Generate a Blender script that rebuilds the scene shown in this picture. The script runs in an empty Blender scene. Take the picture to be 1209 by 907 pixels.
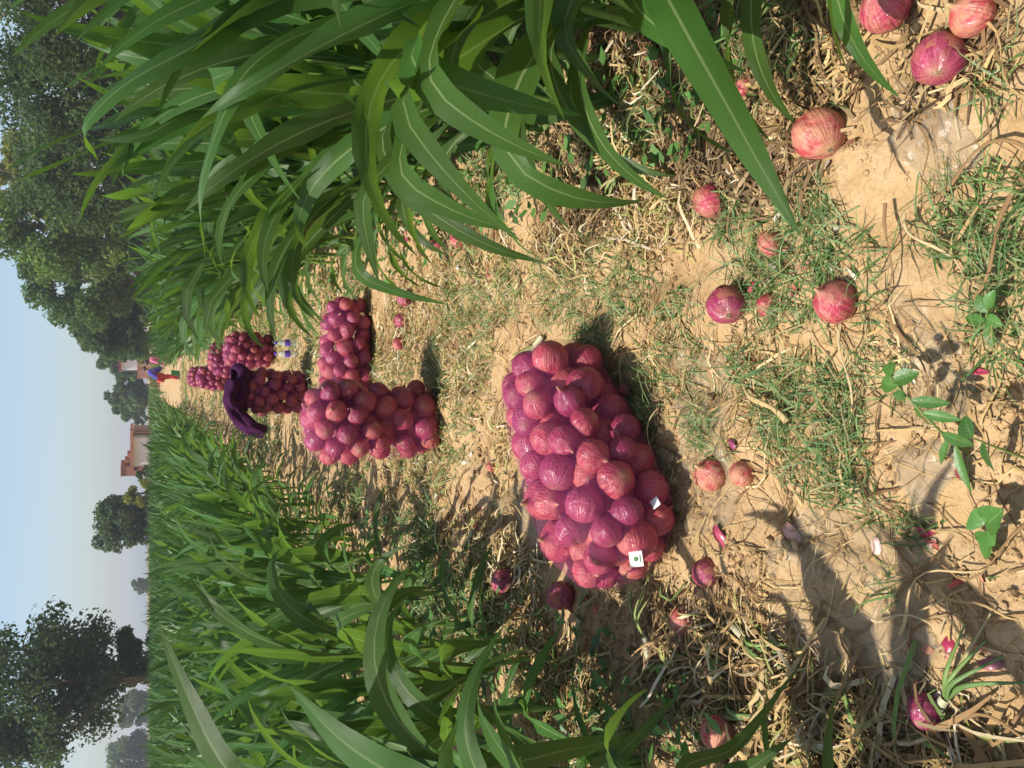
import bpy, math, random
import numpy as np
from mathutils import Vector, Matrix, Quaternion, Euler

# ------------------------------------------------------------------ camera, sky, sun, exposure
SC = bpy.context.scene
COL = SC.collection
CAM_H, PITCH, FPX, PW, PH = 1.40, math.radians(23.1), 1014.0, 1209.0, 907.0
cp, sp = math.cos(PITCH), math.sin(PITCH)
FWD = Vector((0, cp, -sp)); DOWN = Vector((0, -sp, -cp)); RIGHT = Vector((1, 0, 0))
CAM = Vector((0, 0, CAM_H))
cam_data = bpy.data.cameras.new('camera'); cam = bpy.data.objects.new('camera', cam_data); COL.objects.link(cam)
# the phone was held on its side: the picture's left edge is up in the world
R3 = Matrix((DOWN, RIGHT, -FWD)).transposed()
cam.matrix_world = Matrix.Translation(CAM) @ R3.to_4x4()
cam_data.sensor_width = 36.0; cam_data.lens = 36.0 * FPX / PW
cam_data.clip_start = 0.05; cam_data.clip_end = 5000
SC.camera = cam

SUN_EL = math.radians(66); SUN_H = Vector((-0.95, -0.22)).normalized()
SUN = Vector((SUN_H.x*math.cos(SUN_EL), SUN_H.y*math.cos(SUN_EL), math.sin(SUN_EL)))
world = bpy.data.worlds.new('World'); SC.world = world; world.use_nodes = True
wn = world.node_tree.nodes; wl = world.node_tree.links
sky = wn.new('ShaderNodeTexSky'); sky.sky_type = 'NISHITA'; sky.sun_disc = False
sky.sun_elevation = SUN_EL; sky.sun_rotation = math.atan2(SUN_H.x, SUN_H.y)
sky.air_density = 1.0; sky.dust_density = 1.8; sky.ozone_density = 2.0
wn['Background'].inputs['Strength'].default_value = 0.13
wl.new(sky.outputs[0], wn['Background'].inputs[0])
sun_d = bpy.data.lights.new('sun', 'SUN'); sun_d.energy = 5.0; sun_d.angle = math.radians(0.53); sun_d.color = (1.0, 0.95, 0.86)
sun = bpy.data.objects.new('sun', sun_d); COL.objects.link(sun)
sun.rotation_mode = 'QUATERNION'; sun.rotation_quaternion = SUN.to_track_quat('Z', 'Y'); sun.location = (0, 0, 30)
SC.view_settings.view_transform = 'Standard'; SC.view_settings.look = 'None'
SC.view_settings.exposure = 0.42; SC.view_settings.gamma = 1.0; SC.view_settings.use_curve_mapping = False
SC.render.engine = 'CYCLES'
SC.cycles.max_bounces = 5; SC.cycles.transparent_max_bounces = 12; SC.cycles.diffuse_bounces = 2
SC.cycles.glossy_bounces = 2; SC.cycles.transmission_bounces = 4; SC.cycles.caustics_reflective = False; SC.cycles.caustics_refractive = False
SC.cycles.volume_bounces = 0

# ------------------------------------------------------------------ helpers
RNG = np.random.default_rng(7)
random.seed(7)

def ray(px, py):
    return FWD + RIGHT*((PH/2-py)/FPX) + DOWN*((px-PW/2)/FPX)
def G(px, py, z=0.0):                       # photo pixel -> point on the level z
    d = ray(px, py); t = (z-CAM_H)/d.z
    return CAM + d*t
def AT(px, py, Y):                          # photo pixel -> point at forward distance Y
    d = ray(px, py); return CAM + d*(Y/d.y)
def AD(px, py, depth):                      # photo pixel -> point at a depth from the lens
    return CAM + ray(px, py)*depth

def _hash(ix, iy, s):
    h = (ix.astype(np.int64)*374761393 + iy.astype(np.int64)*668265263 + s*974711) & 0xffffffff
    h = ((h ^ (h >> 13))*1274126177) & 0xffffffff
    return ((h ^ (h >> 16)) & 0xffff)/65535.0
def vnoise(x, y, s=0):
    x = np.asarray(x, float); y = np.asarray(y, float)
    ix = np.floor(x); iy = np.floor(y); fx = x-ix; fy = y-iy
    fx = fx*fx*(3-2*fx); fy = fy*fy*(3-2*fy)
    a = _hash(ix, iy, s); b = _hash(ix+1, iy, s); c = _hash(ix, iy+1, s); d = _hash(ix+1, iy+1, s)
    return (a*(1-fx)+b*fx)*(1-fy)+(c*(1-fx)+d*fx)*fy
def fbm(x, y, s=0, o=4):
    v = 0; a = .5
    for i in range(o):
        v = v+a*vnoise(x*2**i, y*2**i, s+i*17); a *= .5
    return v
def smooth(a, b, x):
    t = np.clip((x-a)/(b-a), 0, 1); return t*t*(3-2*t)

def H(x, y):                                # height of the soil
    x = np.asarray(x, float); y = np.asarray(y, float)
    near = 1-smooth(14, 40, y)
    w = x+.06*(fbm(y*.9, x*0+3, 5, 2)-.5)
    fur = -.028*np.exp(-((w-.33)/.09)**2)-.024*np.exp(-((w+.30)/.10)**2)-.018*np.exp(-((w+.02)/.05)**2)
    edge = .045*smooth(.62, 1.0, np.abs(x))
    n = .07*(fbm(x*2.2, y*2.2, 11, 3)-.45)+.034*(fbm(x*9, y*9, 23, 3)-.45)+.018*(fbm(x*34, y*34, 41, 2)-.4)
    ridg = -.020*np.exp(-(np.abs(fbm(x*3.1, y*2.1, 71, 3)-.47)/.014)**2)
    return (fur+edge+n+ridg)*near
def hz(x, y): return float(H(np.array([x]), np.array([y]))[0])
def GH(px, py):
    p = G(px, py)
    for _ in range(4): p = G(px, py, hz(p.x, p.y))
    return p

class MB:
    def __init__(s): s.v = []; s.f = []; s.u = []; s.c = []; s.n = 0; s.m = []
    def add(s, v, f, u=None, c=None, m=0):
        v = np.asarray(v, float).reshape(-1, 3); f = np.asarray(f, np.int64).reshape(-1, 4)
        s.v.append(v); s.f.append(f+s.n); s.n += len(v)
        s.u.append(np.zeros((len(v), 2)) if u is None else np.asarray(u, float).reshape(-1, 2))
        cc = np.ones((len(v), 3)) if c is None else np.broadcast_to(np.asarray(c, float), (len(v), 3))
        s.c.append(cc); s.m.append(np.full(len(f), m, np.int32))
    def mesh(s, name, mats, smooth_=True):
        v = np.concatenate(s.v); f = np.concatenate(s.f); u = np.concatenate(s.u); c = np.concatenate(s.c)
        me = bpy.data.meshes.new(name)
        me.vertices.add(len(v)); me.vertices.foreach_set('co', v.astype(np.float32).ravel())
        me.loops.add(f.size); me.loops.foreach_set('vertex_index', f.astype(np.int32).ravel())
        me.polygons.add(len(f)); me.polygons.foreach_set('loop_start', np.arange(0, f.size, 4, dtype=np.int32))
        me.polygons.foreach_set('material_index', np.concatenate(s.m))
        me.polygons.foreach_set('use_smooth', np.full(len(f), smooth_, bool))
        uv = me.uv_layers.new(name='UVMap'); uv.data.foreach_set('uv', u[f.ravel()].astype(np.float32).ravel())
        ca = me.color_attributes.new('tint', 'FLOAT_COLOR', 'POINT')
        ca.data.foreach_set('color', np.hstack([c, np.ones((len(c), 1))]).astype(np.float32).ravel())
        me.update(calc_edges=True); me.validate(clean_customdata=False)
        for m in (mats if isinstance(mats, (list, tuple)) else [mats]): me.materials.append(m)
        return me
    def obj(s, name, mats, parent=None, smooth_=True):
        return link(name, s.mesh(name, mats, smooth_), parent)

def link(name, data, parent=None, loc=None, rot=None, scale=None):
    o = bpy.data.objects.new(name, data); COL.objects.link(o)
    if parent: o.parent = parent
    if loc is not None: o.location = loc
    if rot is not None: o.rotation_euler = rot
    if scale is not None: o.scale = (scale,)*3 if isinstance(scale, (int, float)) else scale
    return o
def tag(o, label=None, cat=None, group=None, kind=None):
    if label: o['label'] = label
    if cat: o['category'] = cat
    if group: o['group'] = group
    if kind: o['kind'] = kind
    return o
def grid_faces(a, b, wrap=False):           # a rows x b columns of vertices
    bb = b if wrap else b-1
    i = np.arange(a-1)[:, None]*b; j = np.arange(bb)[None, :]; j2 = (j+1) % b
    return np.stack([i+j, i+j2, i+b+j2, i+b+j], -1).reshape(-1, 4)
BOXF = np.array([[0,3,2,1],[4,5,6,7],[0,1,5,4],[1,2,6,5],[2,3,7,6],[3,0,4,7]])
def box(mb, x0, x1, y0, y1, z0, z1, m=0, c=None):
    mb.add([[x0,y0,z0],[x1,y0,z0],[x1,y1,z0],[x0,y1,z0],[x0,y0,z1],[x1,y0,z1],[x1,y1,z1],[x0,y1,z1]], BOXF, m=m, c=c)
def tube(mb, pts, rads, seg=8, c=None, m=0, flat=1.0):
    pts = np.asarray(pts, float); n = len(pts)
    T = np.gradient(pts, axis=0); T /= np.linalg.norm(T, axis=1)[:, None]+1e-9
    ref = np.array([0, 0, 1.]) if abs(T[:, 2]).mean() < .8 else np.array([1., 0, 0])
    A = np.cross(T, ref); A /= np.linalg.norm(A, axis=1)[:, None]+1e-9; B = np.cross(T, A)
    th = np.linspace(0, 2*np.pi, seg, endpoint=False)
    V = pts[:, None]+np.asarray(rads)[:, None, None]*(np.cos(th)[None, :, None]*A[:, None]+flat*np.sin(th)[None, :, None]*B[:, None])
    u = np.stack(np.broadcast_arrays(th[None]/6.2832, np.linspace(0, 1, n)[:, None]), -1)
    mb.add(V, grid_faces(n, seg, True), u, c, m)
def lathe(mb, prof, seg=16, c=None, m=0, off=(0,0,0), wob=None):
    prof = np.asarray(prof, float); th = np.linspace(0, 2*np.pi, seg, endpoint=False)
    r = prof[:, 0][:, None]*np.ones(seg)
    if wob is not None: r = r*wob(prof[:, 1][:, None], th[None])
    V = np.stack([r*np.cos(th), r*np.sin(th), np.broadcast_to(prof[:, 1][:, None], r.shape)], -1)+np.array(off)
    u = np.stack(np.broadcast_arrays(th[None]/6.2832, np.linspace(0, 1, len(prof))[:, None]), -1)
    mb.add(V, grid_faces(len(prof), seg, True), u, c, m)
def spline(P, n):
    P = np.asarray(P, float); P = np.vstack([2*P[0]-P[1], P, 2*P[-1]-P[-2]])
    k = len(P)-3; s = np.linspace(0, k-1e-6, n); i = s.astype(int); t = (s-i)[:, None]
    a, b, c, d = P[i], P[i+1], P[i+2], P[i+3]
    return .5*((2*b)+(-a+c)*t+(2*a-5*b+4*c-d)*t*t+(-a+3*b-3*c+d)*t**3)

# ------------------------------------------------------------------ materials
class NT:
    def __init__(s, name):
        s.mat = bpy.data.materials.new(name); s.mat.use_nodes = True
        s.t = s.mat.node_tree; s.n = s.t.nodes; s.l = s.t.links
        s.p = s.n['Principled BSDF']; s.out = s.n['Material Output']
    def node(s, typ, **kw):
        o = s.n.new(typ)
        for k, v in kw.items():
            if k in o.inputs: s.put(o.inputs[k], v)
            else: setattr(o, k, v)
        return o
    def put(s, sock, v):
        if isinstance(v, bpy.types.NodeSocket): s.l.new(v, sock)
        else: sock.default_value = v
    def set(s, **kw):
        for k, v in kw.items(): s.put(s.p.inputs[k.replace('_', ' ')], v)
    def math(s, op, a, b=0.0, c=None):
        o = s.n.new('ShaderNodeMath'); o.operation = op; s.put(o.inputs[0], a); s.put(o.inputs[1], b)
        if c is not None: s.put(o.inputs[2], c)
        return o.outputs[0]
    def mix(s, f, a, b, mode='MIX'):
        o = s.n.new('ShaderNodeMix'); o.data_type = 'RGBA'; o.blend_type = mode
        s.put(o.inputs[0], f); s.put(o.inputs[6], rgba(a)); s.put(o.inputs[7], rgba(b)); return o.outputs[2]
    def ramp(s, f, stops):
        o = s.n.new('ShaderNodeValToRGB'); e = o.color_ramp.elements
        while len(e) < len(stops): e.new(.5)
        for k, (p, c) in enumerate(stops): e[k].position = p; e[k].color = rgba(c)
        s.put(o.inputs[0], f); return o.outputs[0]
    def noise(s, vec, scale, detail=4, rough=.55):
        o = s.n.new('ShaderNodeTexNoise'); o.inputs['Scale'].default_value = scale
        o.inputs['Detail'].default_value = detail; o.inputs['Roughness'].default_value = rough
        s.l.new(vec, o.inputs['Vector']); return o.outputs[0]
    def bump(s, h, strength=.4, dist=.01):
        o = s.n.new('ShaderNodeBump'); o.inputs['Strength'].default_value = strength; o.inputs['Distance'].default_value = dist
        s.put(o.inputs['Height'], h); s.l.new(o.outputs[0], s.p.inputs['Normal'])
    def coord(s, k='Object'):
        if not hasattr(s, 'tc'): s.tc = s.n.new('ShaderNodeTexCoord')
        return s.tc.outputs[k]
    def attr(s, name='tint'):
        o = s.n.new('ShaderNodeAttribute'); o.attribute_name = name; return o.outputs['Color']
    def rand(s): return s.n.new('ShaderNodeObjectInfo').outputs['Random']
    def hsv(s, col, h=.5, sat=1.0, val=1.0):
        o = s.n.new('ShaderNodeHueSaturation'); s.put(o.inputs['Hue'], h); s.put(o.inputs['Saturation'], sat); s.put(o.inputs['Value'], val)
        s.put(o.inputs['Color'], rgba(col)); return o.outputs[0]
    def translucent(s, col, fac):
        tr = s.n.new('ShaderNodeBsdfTranslucent'); s.put(tr.inputs[0], rgba(col))
        mx = s.n.new('ShaderNodeMixShader'); mx.inputs[0].default_value = fac
        s.l.new(s.p.outputs[0], mx.inputs[1]); s.l.new(tr.outputs[0], mx.inputs[2]); s.l.new(mx.outputs[0], s.out.inputs['Surface'])
    def see_through(s, fac):                # fac = how opaque
        tr = s.n.new('ShaderNodeBsdfTransparent'); mx = s.n.new('ShaderNodeMixShader'); s.put(mx.inputs[0], fac)
        s.l.new(tr.outputs[0], mx.inputs[1]); s.l.new(s.p.outputs[0], mx.inputs[2]); s.l.new(mx.outputs[0], s.out.inputs['Surface'])
def rgba(c):
    if isinstance(c, (tuple, list)) and len(c) == 3: return (*c, 1.0)
    return c

M = {}
def m_soil():
    t = NT('soil'); co = t.coord('Object')
    n1 = t.noise(co, 1.7, 5, .6); n2 = t.noise(co, 11, 6, .65); n3 = t.noise(co, 70, 4, .6)
    c = t.ramp(n1, [(.3, (.33, .20, .09)), (.52, (.40, .255, .12)), (.72, (.44, .30, .155))])
    c = t.mix(t.ramp(n2, [(.36, (0, 0, 0)), (.66, (1, 1, 1))]), c, (.46, .32, .175))
    c = t.mix(t.math('MULTIPLY', t.ramp(n3, [(.5, (0, 0, 0)), (.75, (1, 1, 1))]), .55), c, (.20, .12, .055))
    damp = t.ramp(t.noise(co, 2.6, 3, .5), [(.60, (0, 0, 0)), (.70, (1, 1, 1))])
    c = t.mix(t.math('MULTIPLY', damp, .7), c, (.19, .10, .042))
    vo = t.node('ShaderNodeTexVoronoi', feature='DISTANCE_TO_EDGE'); vo.inputs['Scale'].default_value = 19
    wv = t.node('ShaderNodeMix', data_type='VECTOR'); wv.inputs[0].default_value = .12
    t.l.new(co, wv.inputs[4]); nz = t.node('ShaderNodeTexNoise'); nz.inputs['Scale'].default_value = 6; t.l.new(co, nz.inputs['Vector'])
    t.l.new(nz.outputs['Color'], wv.inputs[5]); t.l.new(wv.outputs[1], vo.inputs['Vector'])
    crack = t.ramp(vo.outputs['Distance'], [(.0, (0, 0, 0)), (.035, (1, 1, 1))])
    where = t.ramp(t.noise(co, 1.9, 2), [(.54, (0, 0, 0)), (.66, (1, 1, 1))])
    ck = t.math('MULTIPLY', t.math('SUBTRACT', 1.0, crack), where)
    c = t.mix(t.math('MULTIPLY', ck, .3), c, (.2, .115, .05))
    h = t.math('ADD', t.math('MULTIPLY', n2, .7), t.math('ADD', t.math('MULTIPLY', n3, .45), t.math('MULTIPLY', ck, -.3)))
    t.set(Base_Color=c, Roughness=.95); t.p.inputs['Specular IOR Level'].default_value = .15
    t.bump(h, .8, .02); return t.mat
def m_leaf(name, base, base2, trans, rib=(.42, .50, .22), rough=.42):
    t = NT(name); uv = t.coord('UV'); sx = t.node('ShaderNodeSeparateXYZ'); t.l.new(uv, sx.inputs[0])
    u, v = sx.outputs[0], sx.outputs[1]
    d = t.math('ABSOLUTE', t.math('SUBTRACT', u, .5))
    ribf = t.math('MULTIPLY', t.ramp(d, [(.018, (1, 1, 1)), (.05, (0, 0, 0))]), t.math('SUBTRACT', 1.0, t.math('MULTIPLY', v, .75)))
    vein = t.node('ShaderNodeTexWave', wave_type='BANDS', bands_direction='X'); vein.inputs['Scale'].default_value = 9
    vein.inputs['Distortion'].default_value = .4; t.l.new(uv, vein.inputs['Vector'])
    n = t.noise(t.coord('Object'), 6, 4)
    c = t.mix(n, base, base2); c = t.mix(t.math('MULTIPLY', vein.outputs['Fac'], .22), c, tuple(k*1.7 for k in base2))
    c = t.hsv(c, t.math('ADD', .485, t.math('MULTIPLY', t.rand(), .03)), 1.0, t.math('ADD', .75, t.math('MULTIPLY', t.rand(), .5)))
    dry = t.math('MULTIPLY', t.ramp(t.math('ADD', v, t.math('MULTIPLY', n, .25)), [(1.0, (0, 0, 0)), (1.13, (1, 1, 1))]), .8)
    c = t.mix(dry, c, (.38, .28, .10)); c = t.mix(t.math('MULTIPLY', ribf, .72), c, rib)
    t.set(Base_Color=c, Roughness=rough); t.p.inputs['Specular IOR Level'].default_value = .38
    t.bump(t.math('ADD', vein.outputs['Fac'], t.math('MULTIPLY', ribf, -1.0)), .5, .004)
    t.translucent(t.mix(.6, c, trans), .36); return t.mat
def m_tint(name, rough=.8, trans=0.0, spec=.3, var=.25, scale=30, bump=.0):
    t = NT(name); n = t.noise(t.coord('Object'), scale, 3)
    c = t.mix(var, t.attr(), t.mix(n, (0, 0, 0), (1, 1, 1)), 'OVERLAY')
    t.set(Base_Color=c, Roughness=rough); t.p.inputs['Specular IOR Level'].default_value = spec
    if bump: t.bump(n, bump, .01)
    if trans: t.translucent(t.mix(.3, c, (.25, .4, .03)), trans)
    return t.mat
def m_plain(name, col, rough=.6, spec=.4, col2=None, scale=8, bump=.0):
    t = NT(name); n = t.noise(t.coord('Object'), scale, 4)
    c = t.mix(t.ramp(n, [(.35, (0, 0, 0)), (.68, (1, 1, 1))]), col, col2 or tuple(k*.75 for k in col))
    t.set(Base_Color=c, Roughness=rough); t.p.inputs['Specular IOR Level'].default_value = spec
    if bump: t.bump(n, bump, .01)
    return t.mat
def m_onion(name, loose):
    t = NT(name); uv = t.coord('UV'); sx = t.node('ShaderNodeSeparateXYZ'); t.l.new(uv, sx.inputs[0])
    u, v = sx.outputs[0], sx.outputs[1]; co = t.coord('Object'); r = t.rand()
    cb = t.node('ShaderNodeCombineXYZ'); t.put(cb.inputs[0], t.math('MULTIPLY', u, 64.0)); t.put(cb.inputs[1], t.math('MULTIPLY', v, 1.6)); t.put(cb.inputs[2], t.math('MULTIPLY', r, 37.0))
    stripe = t.noise(cb.outputs[0], 1.0, 3, .6)
    sh = t.node('ShaderNodeVectorMath', operation='ADD'); t.l.new(co, sh.inputs[0])
    cc = t.node('ShaderNodeCombineXYZ'); t.put(cc.inputs[0], t.math('MULTIPLY', r, 91.0)); t.l.new(cc.outputs[0], sh.inputs[1])
    patch = t.noise(sh.outputs[0], 1.5, 3, .55)
    c = t.ramp(stripe, [(.3, (.21, .018, .052)), (.5, (.36, .040, .085)), (.72, (.50, .11, .14))])
    dry = t.ramp(t.math('ADD', patch, t.math('MULTIPLY', t.math('SUBTRACT', r, .5), .16)), [(.42, (0, 0, 0)), (.66, (1, 1, 1))])
    c = t.mix(t.math('MULTIPLY', dry, .8 if loose else .28), c, t.mix(stripe, (.30, .085, .055), (.46, .20, .12)))
    tip = t.ramp(v, [(.0, (1, 1, 1)), (.07, (.35, .35, .35)), (.16, (0, 0, 0)), (.80, (0, 0, 0)), (.95, (1, 1, 1))])
    c = t.mix(t.math('MULTIPLY', tip, .75), c, (.46, .29, .14))
    c = t.hsv(c, t.math('ADD', .485, t.math('MULTIPLY', r, .035)), 1.0, t.math('ADD', .78, t.math('MULTIPLY', r, .5)))
    t.set(Base_Color=c, Roughness=t.math('ADD', .24, t.math('MULTIPLY', dry, .35))); t.p.inputs['Specular IOR Level'].default_value = .55
    t.bump(t.math('ADD', stripe, t.math('MULTIPLY', dry, .8)), .35, .02); return t.mat
def m_net(name, cells, col, open_):
    t = NT(name); uv = t.coord('UV'); sx = t.node('ShaderNodeSeparateXYZ'); t.l.new(uv, sx.inputs[0])
    u = t.math('MULTIPLY', sx.outputs[0], cells*1.0); v = t.math('MULTIPLY', sx.outputs[1], cells*.62)
    def line(k):
        f = t.math('FRACT', k); return t.math('LESS_THAN', t.math('ABSOLUTE', t.math('SUBTRACT', f, .5)), .15)
    a = line(t.math('ADD', u, v)); b = line(t.math('SUBTRACT', u, v))
    th = t.math('MAXIMUM', a, b)
    den = t.noise(uv, 6, 3)
    fac = t.math('ADD', t.math('MULTIPLY', th, t.math('ADD', .13, t.math('MULTIPLY', den, .38))), open_)
    t.set(Base_Color=t.mix(den, col, tuple(k*1.5 for k in col)), Roughness=.5); t.p.inputs['Specular IOR Level'].default_value = .3
    t.see_through(t.math('MINIMUM', fac, 1.0)); return t.mat
def m_film():
    t = NT('plastic_film'); co = t.coord('Object'); n = t.noise(co, 14, 5, .6); n2 = t.noise(co, 3.2, 4, .6)
    t.set(Base_Color=t.mix(n2, (.46, .34, .20), (.43, .36, .25)), Roughness=.32); t.p.inputs['Specular IOR Level'].default_value = .5
    t.bump(n, .5, .012); t.see_through(t.ramp(n2, [(.38, (.10, .10, .10)), (.66, (.48, .48, .48))])); return t.mat

M['soil'] = m_soil()
M['corn'] = m_leaf('maize_leaf', (.036, .095, .016), (.064, .145, .026), (.24, .42, .035))
M['corn_left'] = m_leaf('maize_leaf_young', (.042, .108, .018), (.070, .160, .030), (.24, .43, .045))
M['stalk'] = m_plain('maize_stalk', (.20, .30, .06), .45, .5, (.11, .22, .035), 9)
M['field'] = m_tint('maize_mass', .5, .22, .4, .2, 4)
M['grass'] = m_tint('grass_blade', .55, .3, .35, .15, 20)
M['litter'] = m_tint('dry_litter', .75, .12, .25, .25, 60)
M['weed'] = m_tint('weed_leaf', .45, .25, .45, .2, 25, .2)
M['tree_leaf'] = m_tint('tree_leaf', .7, .34, .12, .1, 3)
M['bark'] = m_plain('bark', (.20, .15, .10), .9, .2, (.10, .075, .05), 14, .6)
M['onion'] = m_onion('onion_in_sack', False)
M['onion_loose'] = m_onion('onion_loose', True)
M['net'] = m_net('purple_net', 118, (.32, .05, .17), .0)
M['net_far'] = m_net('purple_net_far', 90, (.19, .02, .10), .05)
M['cloth'] = m_plain('purple_cloth', (.050, .006, .042), .85, .15, (.030, .003, .026), 22, .6)
M['film'] = m_film()

# ------------------------------------------------------------------ soil sheet to the horizon
def ground():
    xs = [-1.5]
    while xs[-1] < 1.5: xs.append(xs[-1]+.0125)
    s = .0125
    x = 1.5
    right = []
    while x < 600: s *= 1.16; x += s; right.append(x)
    xs = [-k for k in reversed(right)]+xs+right
    ys = [.75]; s = .0115
    while ys[-1] < 45: ys.append(ys[-1]+s); s *= 1.0085
    while ys[-1] < 800: ys.append(ys[-1]+s); s *= 1.25
    low = []; y = .75; s = .02
    while y > -200: y -= s; s *= 1.3; low.append(y)
    ys = list(reversed(low))+ys
    X, Y = np.meshgrid(np.array(xs), np.array(ys))
    Z = H(X, Y)
    mb = MB(); mb.add(np.stack([X, Y, Z], -1), grid_faces(len(ys), len(xs)))
    o = mb.obj('ground', M['soil']); o['kind'] = 'structure'
    tag(o, 'tan cracked field soil of the harvested strip between the maize')
ground()

# ------------------------------------------------------------------ maize
def leaf_strip(mb, P, W, side0, twist=0.0, fold=.18, wave=.10, ph=0.0, m=0, c=None, cols=5, taper=1.0):
    P = np.asarray(P, float); n = len(P); s = np.linspace(0, 1, n)
    T = np.gradient(P, axis=0); T /= np.linalg.norm(T, axis=1)[:, None]+1e-9
    S = np.asarray(side0, float)[None]*np.ones((n, 1)); S = S-(S*T).sum(1)[:, None]*T; S /= np.linalg.norm(S, axis=1)[:, None]+1e-9
    N = np.cross(T, S); a = twist*s**1.3
    S, N = np.cos(a)[:, None]*S+np.sin(a)[:, None]*N, np.cos(a)[:, None]*N-np.sin(a)[:, None]*S
    w = .5*W*np.minimum(1, .50+s/.30*.5)*(1-s**(2.6*taper))**.9
    w[-1] = .0008
    k = np.linspace(-1, 1, cols)
    V = P[:, None]+w[:, None, None]*k[None, :, None]*S[:, None]
    lift = fold*np.abs(k)[None]*w[:, None]*(1-.6*s)[:, None]+wave*w[:, None]*(np.abs(k)[None]**2)*np.sin(s[:, None]*19+ph+np.sign(k)[None]*1.1)
    V = V+lift[..., None]*N[:, None]
    u = np.stack(np.broadcast_arrays((k[None]+1)/2, s[:, None]), -1)
    mb.add(V, grid_faces(n, cols), u, c, m)

def arch(L, e0, e1, pw, drift, n, kink=None):
    s = np.linspace(0, 1, n); e = e0+(e1-e0)*s**pw
    if kink: e = e-smooth(kink-.09, kink+.09, s)*math.radians(50)
    az = drift*s**1.5; ds = L/(n-1)
    d = np.stack([np.cos(e)*np.cos(az), np.cos(e)*np.sin(az), np.sin(e)], -1)
    return np.vstack([[0, 0, 0], np.cumsum(d[:-1]*ds, 0)])

rd = math.radians
LEAF = {'low': [], 'mid': [], 'top': []}
def leaf_mesh(kind, rs, n=17, cols=5, mb=None, L=None):
    if kind == 'low': p = (rs.uniform(.45, .62), rd(rs.uniform(25, 50)), rd(rs.uniform(-75, -40)), rs.uniform(.8, 1.2))
    elif kind == 'mid': p = (rs.uniform(.74, 1.02), rd(rs.uniform(50, 78)), rd(rs.uniform(-72, 30)), rs.uniform(1.1, 2.8))
    else: p = (rs.uniform(.62, .92), rd(rs.uniform(70, 84)), rd(rs.uniform(-5, 55)), rs.uniform(1.6, 2.6))
    P = arch(p[0], p[1], p[2], p[3], rs.uniform(-1.3, 1.3), n, rs.choice([None, None, None, None, .6, .7]) if kind == 'mid' else None)
    W = {'low': .060, 'mid': .094, 'top': .076}[kind]*rs.uniform(.85, 1.15)
    b = mb or MB(); leaf_strip(b, P, W, (0, 1, 0), rs.uniform(-2.4, 2.4) if kind != 'low' else rs.uniform(-1.2, 1.2), .30, rs.uniform(.10, .42), rs.uniform(0, 6), cols=cols)
    return b
rs = random.Random(3)
for k, c in (('low', 8), ('mid', 24), ('top', 16)):
    for i in range(c): LEAF[k].append(leaf_mesh(k, rs).mesh('leaf', M['corn']))
LEAFL = {k: [] for k in LEAF}
for k in LEAF:
    for me in LEAF[k]:
        m2 = me.copy(); m2.materials[0] = M['corn_left']; LEAFL[k].append(m2)

def stalk_mesh(h, seed):
    r = random.Random(seed); mb = MB(); n = 15; pts = []; ra = []
    lean = (r.uniform(-.03, .03), r.uniform(-.03, .03))
    for i in range(n):
        s = i/(n-1); z = h*s-.03
        pts.append((lean[0]*s*s*h, lean[1]*s*s*h, z)); ra.append((.0125*(1-s*.72)+(.0022 if i % 3 == 0 else 0)))
    tube(mb, pts, ra, 8); return mb.mesh('stalk', M['stalk'])
STALK = [stalk_mesh(h, i) for i, h in enumerate([.78, .82, .86, .80])]

def leaf_plan(r, total):
    """(height on the stalk, azimuth, kind, scale) for every leaf of one plant"""
    a0 = r.uniform(0, 6.283); out = []; n = r.randint(9, 11)
    for i in range(n):
        s = i/(n-1); z = .10+s*.66
        kind = 'low' if i < 2 else ('mid' if i < n-4 else 'top')
        out.append((z, a0+(i % 2)*math.pi+r.uniform(-.45, .45), kind, r.uniform(.88, 1.12)*(1.0 if i < n-2 else .85)))
    return out

# joined plants for where single leaves are too small to tell apart
def joined_mesh(seed, mat, n=7, cols=3, tint=None):
    r = random.Random(seed); mb = MB()
    for z, az, kind, sc in leaf_plan(r, 1):
        b = leaf_mesh(kind, r, n, cols); R = np.array(Matrix.Rotation(az, 3, 'Z'))
        v = np.concatenate(b.v)*sc@R.T+np.array([0, 0, z])
        mb.add(v, b.f[0], b.u[0], tint)
    return mb
JR = [joined_mesh(100+i, None).mesh('foliage', M['corn']) for i in range(7)]
JL = []
for me in JR:
    m2 = me.copy(); m2.materials[0] = M['corn_left']; JL.append(m2)

NPL = [0]
def corn(x, y, tot, label, group, left, detail, seed, heroes=()):
    r = random.Random(seed); sc = tot/1.42
    e = link('maize_plant', None, loc=(x, y, hz(x, y)), rot=(r.uniform(-.07, .07), r.uniform(-.07, .07), 0), scale=sc)
    e.empty_display_size = .1
    tag(e, label, 'maize plant', group); NPL[0] += 1
    link('stalk', r.choice(STALK), e, rot=(0, 0, r.uniform(0, 6)))
    lib = LEAFL if left else LEAF
    if detail:
        for z, az, kind, s in leaf_plan(r, 1):
            link('leaf', r.choice(lib[kind]), e, loc=(0, 0, z), rot=(0, 0, az), scale=s)
    else:
        link('foliage', r.choice(JL if left else JR), e, rot=(0, 0, r.uniform(0, 6.283)))
    return e

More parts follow.
